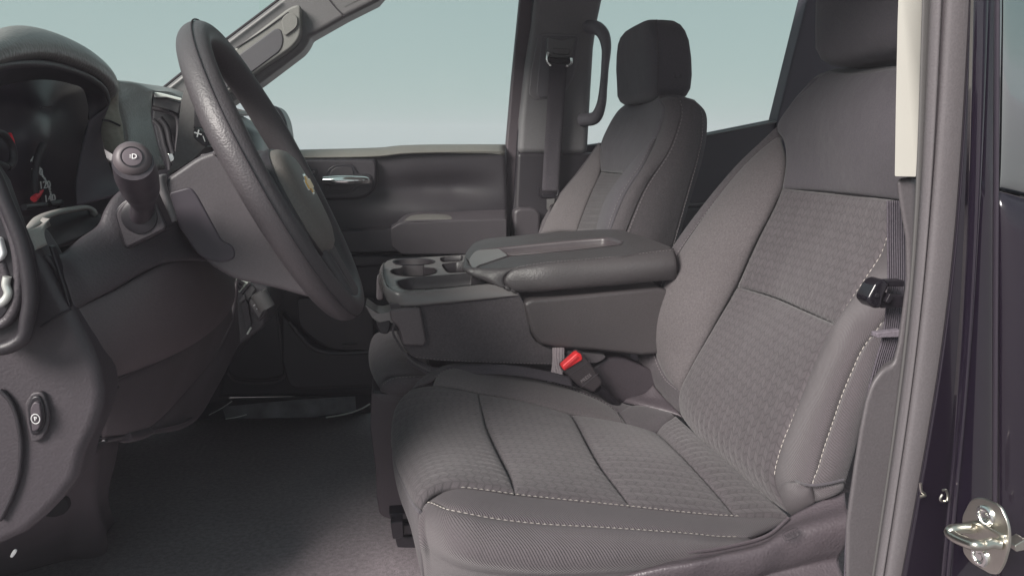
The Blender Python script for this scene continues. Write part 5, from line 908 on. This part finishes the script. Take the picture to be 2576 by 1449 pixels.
# striker on the jamb
st = thing('door_striker', 'shiny zinc door striker loop bolted on the black jamb', 'door striker', W(2480, 1350, .56))
o3 = W(2480, 1345, .495); sxv = (W(2540, 1330, .475)-W(2425, 1330, .515)).normalized(); syv = Vector((-.04, 0, 1)).normalized(); szv = sxv.cross(syv)
if szv.dot(CAM-o3) < 0: szv = -szv
def sp_(cx, cy, h=0):
    u, v = c(13, (cx, cy))[0]; d = ray(u, v); return CAM+d*((o3+szv*h-CAM).dot(szv)/d.dot(szv))
outl = rpoly([(720, 700, 60), (830, 480, 80), (960, 455, 60), (1200, 560, 80), (1310, 800, 120), (1320, 1050, 90), (1250, 1300, 90), (1170, 1430, 40), (1080, 1425, 60), (830, 1280, 70), (730, 1150, 60)], 30)
slab('striker_plate', [sp_(*p) for p in outl], 0, .003, STEEL, st, bev=.0008, vec=-szv)
for cx, cy in ((1022, 690), (955, 1200)):
    lathe('striker_screw', sp_(cx, cy, .0), szv, [(.0082, 0), (.0082, .0012), (.0070, .0022), (.0052, .0022), (.0048, .0005), (.0030, .0004), (.0026, .0016), (.0, .0016)], CHROME, st, ns=24)
lp = [sp_(1200, 1050, .0), sp_(1100, 1035, .006), sp_(990, 1060, .014), sp_(900, 1060, .0225), sp_(820, 1040, .024), sp_(640, 960, .024), sp_(570, 900, .0235), sp_(590, 870, .022), sp_(700, 850, .014), sp_(830, 850, .004), sp_(850, 850, 0)]
tube('striker_loop', lp, .0042, STEEL, st, ns=16, n=70)
patch('striker_saddle', [sp_(720, 790, .001), sp_(900, 800, .004), sp_(1280, 990, .001)], [sp_(740, 770, .001), sp_(900, 770, .004), sp_(1270, 940, .001)], [sp_(720, 790, .001), sp_(740, 770, .001)], [sp_(1280, 990, .001), sp_(1270, 940, .001)], STEEL, st, n=(20, 6), thick=.002)
slab('bump_stop', [(2553, 1372, 4), (2582, 1355, 4), (2582, 1382, 4), (2556, 1388, 4)], .50, .01, STEEL, st, bev=.002)
hl = thing('jamb_clips', 'small bright drain notches in the black jamb above the striker', 'jamb notch', W(2370, 1230, .59))
tube('notch_rim', [W(*c(13, q)[0], .585) for q in ((480, 365), (520, 365), (545, 440), (540, 490), (490, 510), (450, 480), (478, 420))], .0012, STEEL, hl, ns=6, n=30)
tube('notch_rim', [W(*c(13, q)[0], .600) for q in ((200, 280), (215, 380), (260, 430), (200, 450))], .0014, STEEL, hl, ns=6, n=20)
# near sill and near roof rail close the shell around the door opening
nsl = struct(box('near_sill', (-.80, .50, -.20), (1.35, .575, -.03), CARPET, None, bev=.008)); nsl.name = 'door_sill'
ns_ = thing('near_door_sill', 'black door sill below the picture', 'door sill', (0, .6, -.1)) if False else None

# ================================================================== added volume that lifts the blacks like veiling lens glare
hz_m = bpy.data.materials.new('veil_haze'); hz_m.use_nodes = True; hn = hz_m.node_tree; hn.nodes.clear()
ho = hn.nodes.new('ShaderNodeOutputMaterial'); hv = hn.nodes.new('ShaderNodeVolumePrincipled')
hv.inputs['Color'].default_value = (.95, .89, 1.0, 1); hv.inputs['Density'].default_value = .016
hn.links.new(hv.outputs[0], ho.inputs['Volume'])
hzb = box('veil_haze', (-42, -42, -1.7), (42, 42, 2.0), hz_m, bev=0); hzb['kind'] = 'stuff'

# ================================================================== sub-parts go under the part they belong to
NEST = {'handle_surround': 'handle_bezel', 'handle_cup': 'handle_bezel', 'cup_inner': 'handle_bezel', 'chrome_pull': 'handle_bezel', 'lock_icon': 'lock_switch', 'armrest_sun_patch': 'armrest', 'armrest_top.': 'armrest',
        'grille_rim': 'speaker_grille', 'pocket_edge': 'map_pocket', 'pocket_glint': 'map_pocket', 'guide_button': 'guide_housing', 'recess_panel': 'belt_recess', 'airbag_cap': 'grab_handle', 'handle_recess': 'grab_handle',
        'emblem': 'airbag_pad', 'emblem_rim': 'airbag_pad', 'button_face': 'button_pod', 'rim_seam': 'rim', 'gauge_rim': 'cluster_face', 'tick_mark': 'cluster_face', 'gauge_number': 'cluster_face', 'gauge_needle': 'cluster_face',
        'reset_stem': 'cluster_face', 'reset_knob': 'cluster_face', 'screen_glint': 'cluster_face', 'vent_trim': 'air_vent', 'vent_brow': 'air_vent', 'vent_slat': 'air_vent', 'vent_tab': 'air_vent', 'button_recess': 'release_button',
        'press_lettering': 'buckle_body', 'moulded_line': 'buckle_body', 'cup_holder': 'tray_top', 'small_bin': 'tray_top', 'phone_bin': 'tray_top', 'coin_tray': 'tray_top', 'cup_rim': 'tray_top', 'cup_divider': 'tray_top',
        'armrest_channel': 'armrest_top', 'channel_plate': 'armrest_top', 'channel_floor': 'armrest_top', 'headrest_seam': 'headrest', 'headrest_button': 'headrest', 'airbag_oval': 'side_valance', 'airbag_lettering': 'side_valance',
        'wiper_icon': 'end_button', 'plus_mark': 'shift_buttons', 'minus_mark': 'shift_buttons', 'brake_icon': 'switch_button', 'usb_icon': 'outlet_cover', 'pad_stitch': 'dash_pad', 'tongue_tip': 'tongue_body', 'shroud_panel': 'shroud',
        'shroud_cap': 'shroud', 'collar_face': 'stalk_collar', 'cap_joint': 'end_cap', 'cap_curve': 'end_cap'}
for o in list(bpy.data.objects):
    if o.type != 'MESH' or o.parent is None or o.parent.type != 'EMPTY': continue
    kin = {}
    for q in o.parent.children: kin.setdefault(q.name.split('.')[0], q)
    tgt = NEST.get(o.name.split('.')[0])
    if tgt and tgt in kin and kin[tgt] is not o:
        o.parent = kin[tgt]; o.matrix_parent_inverse = Matrix.Identity(4)
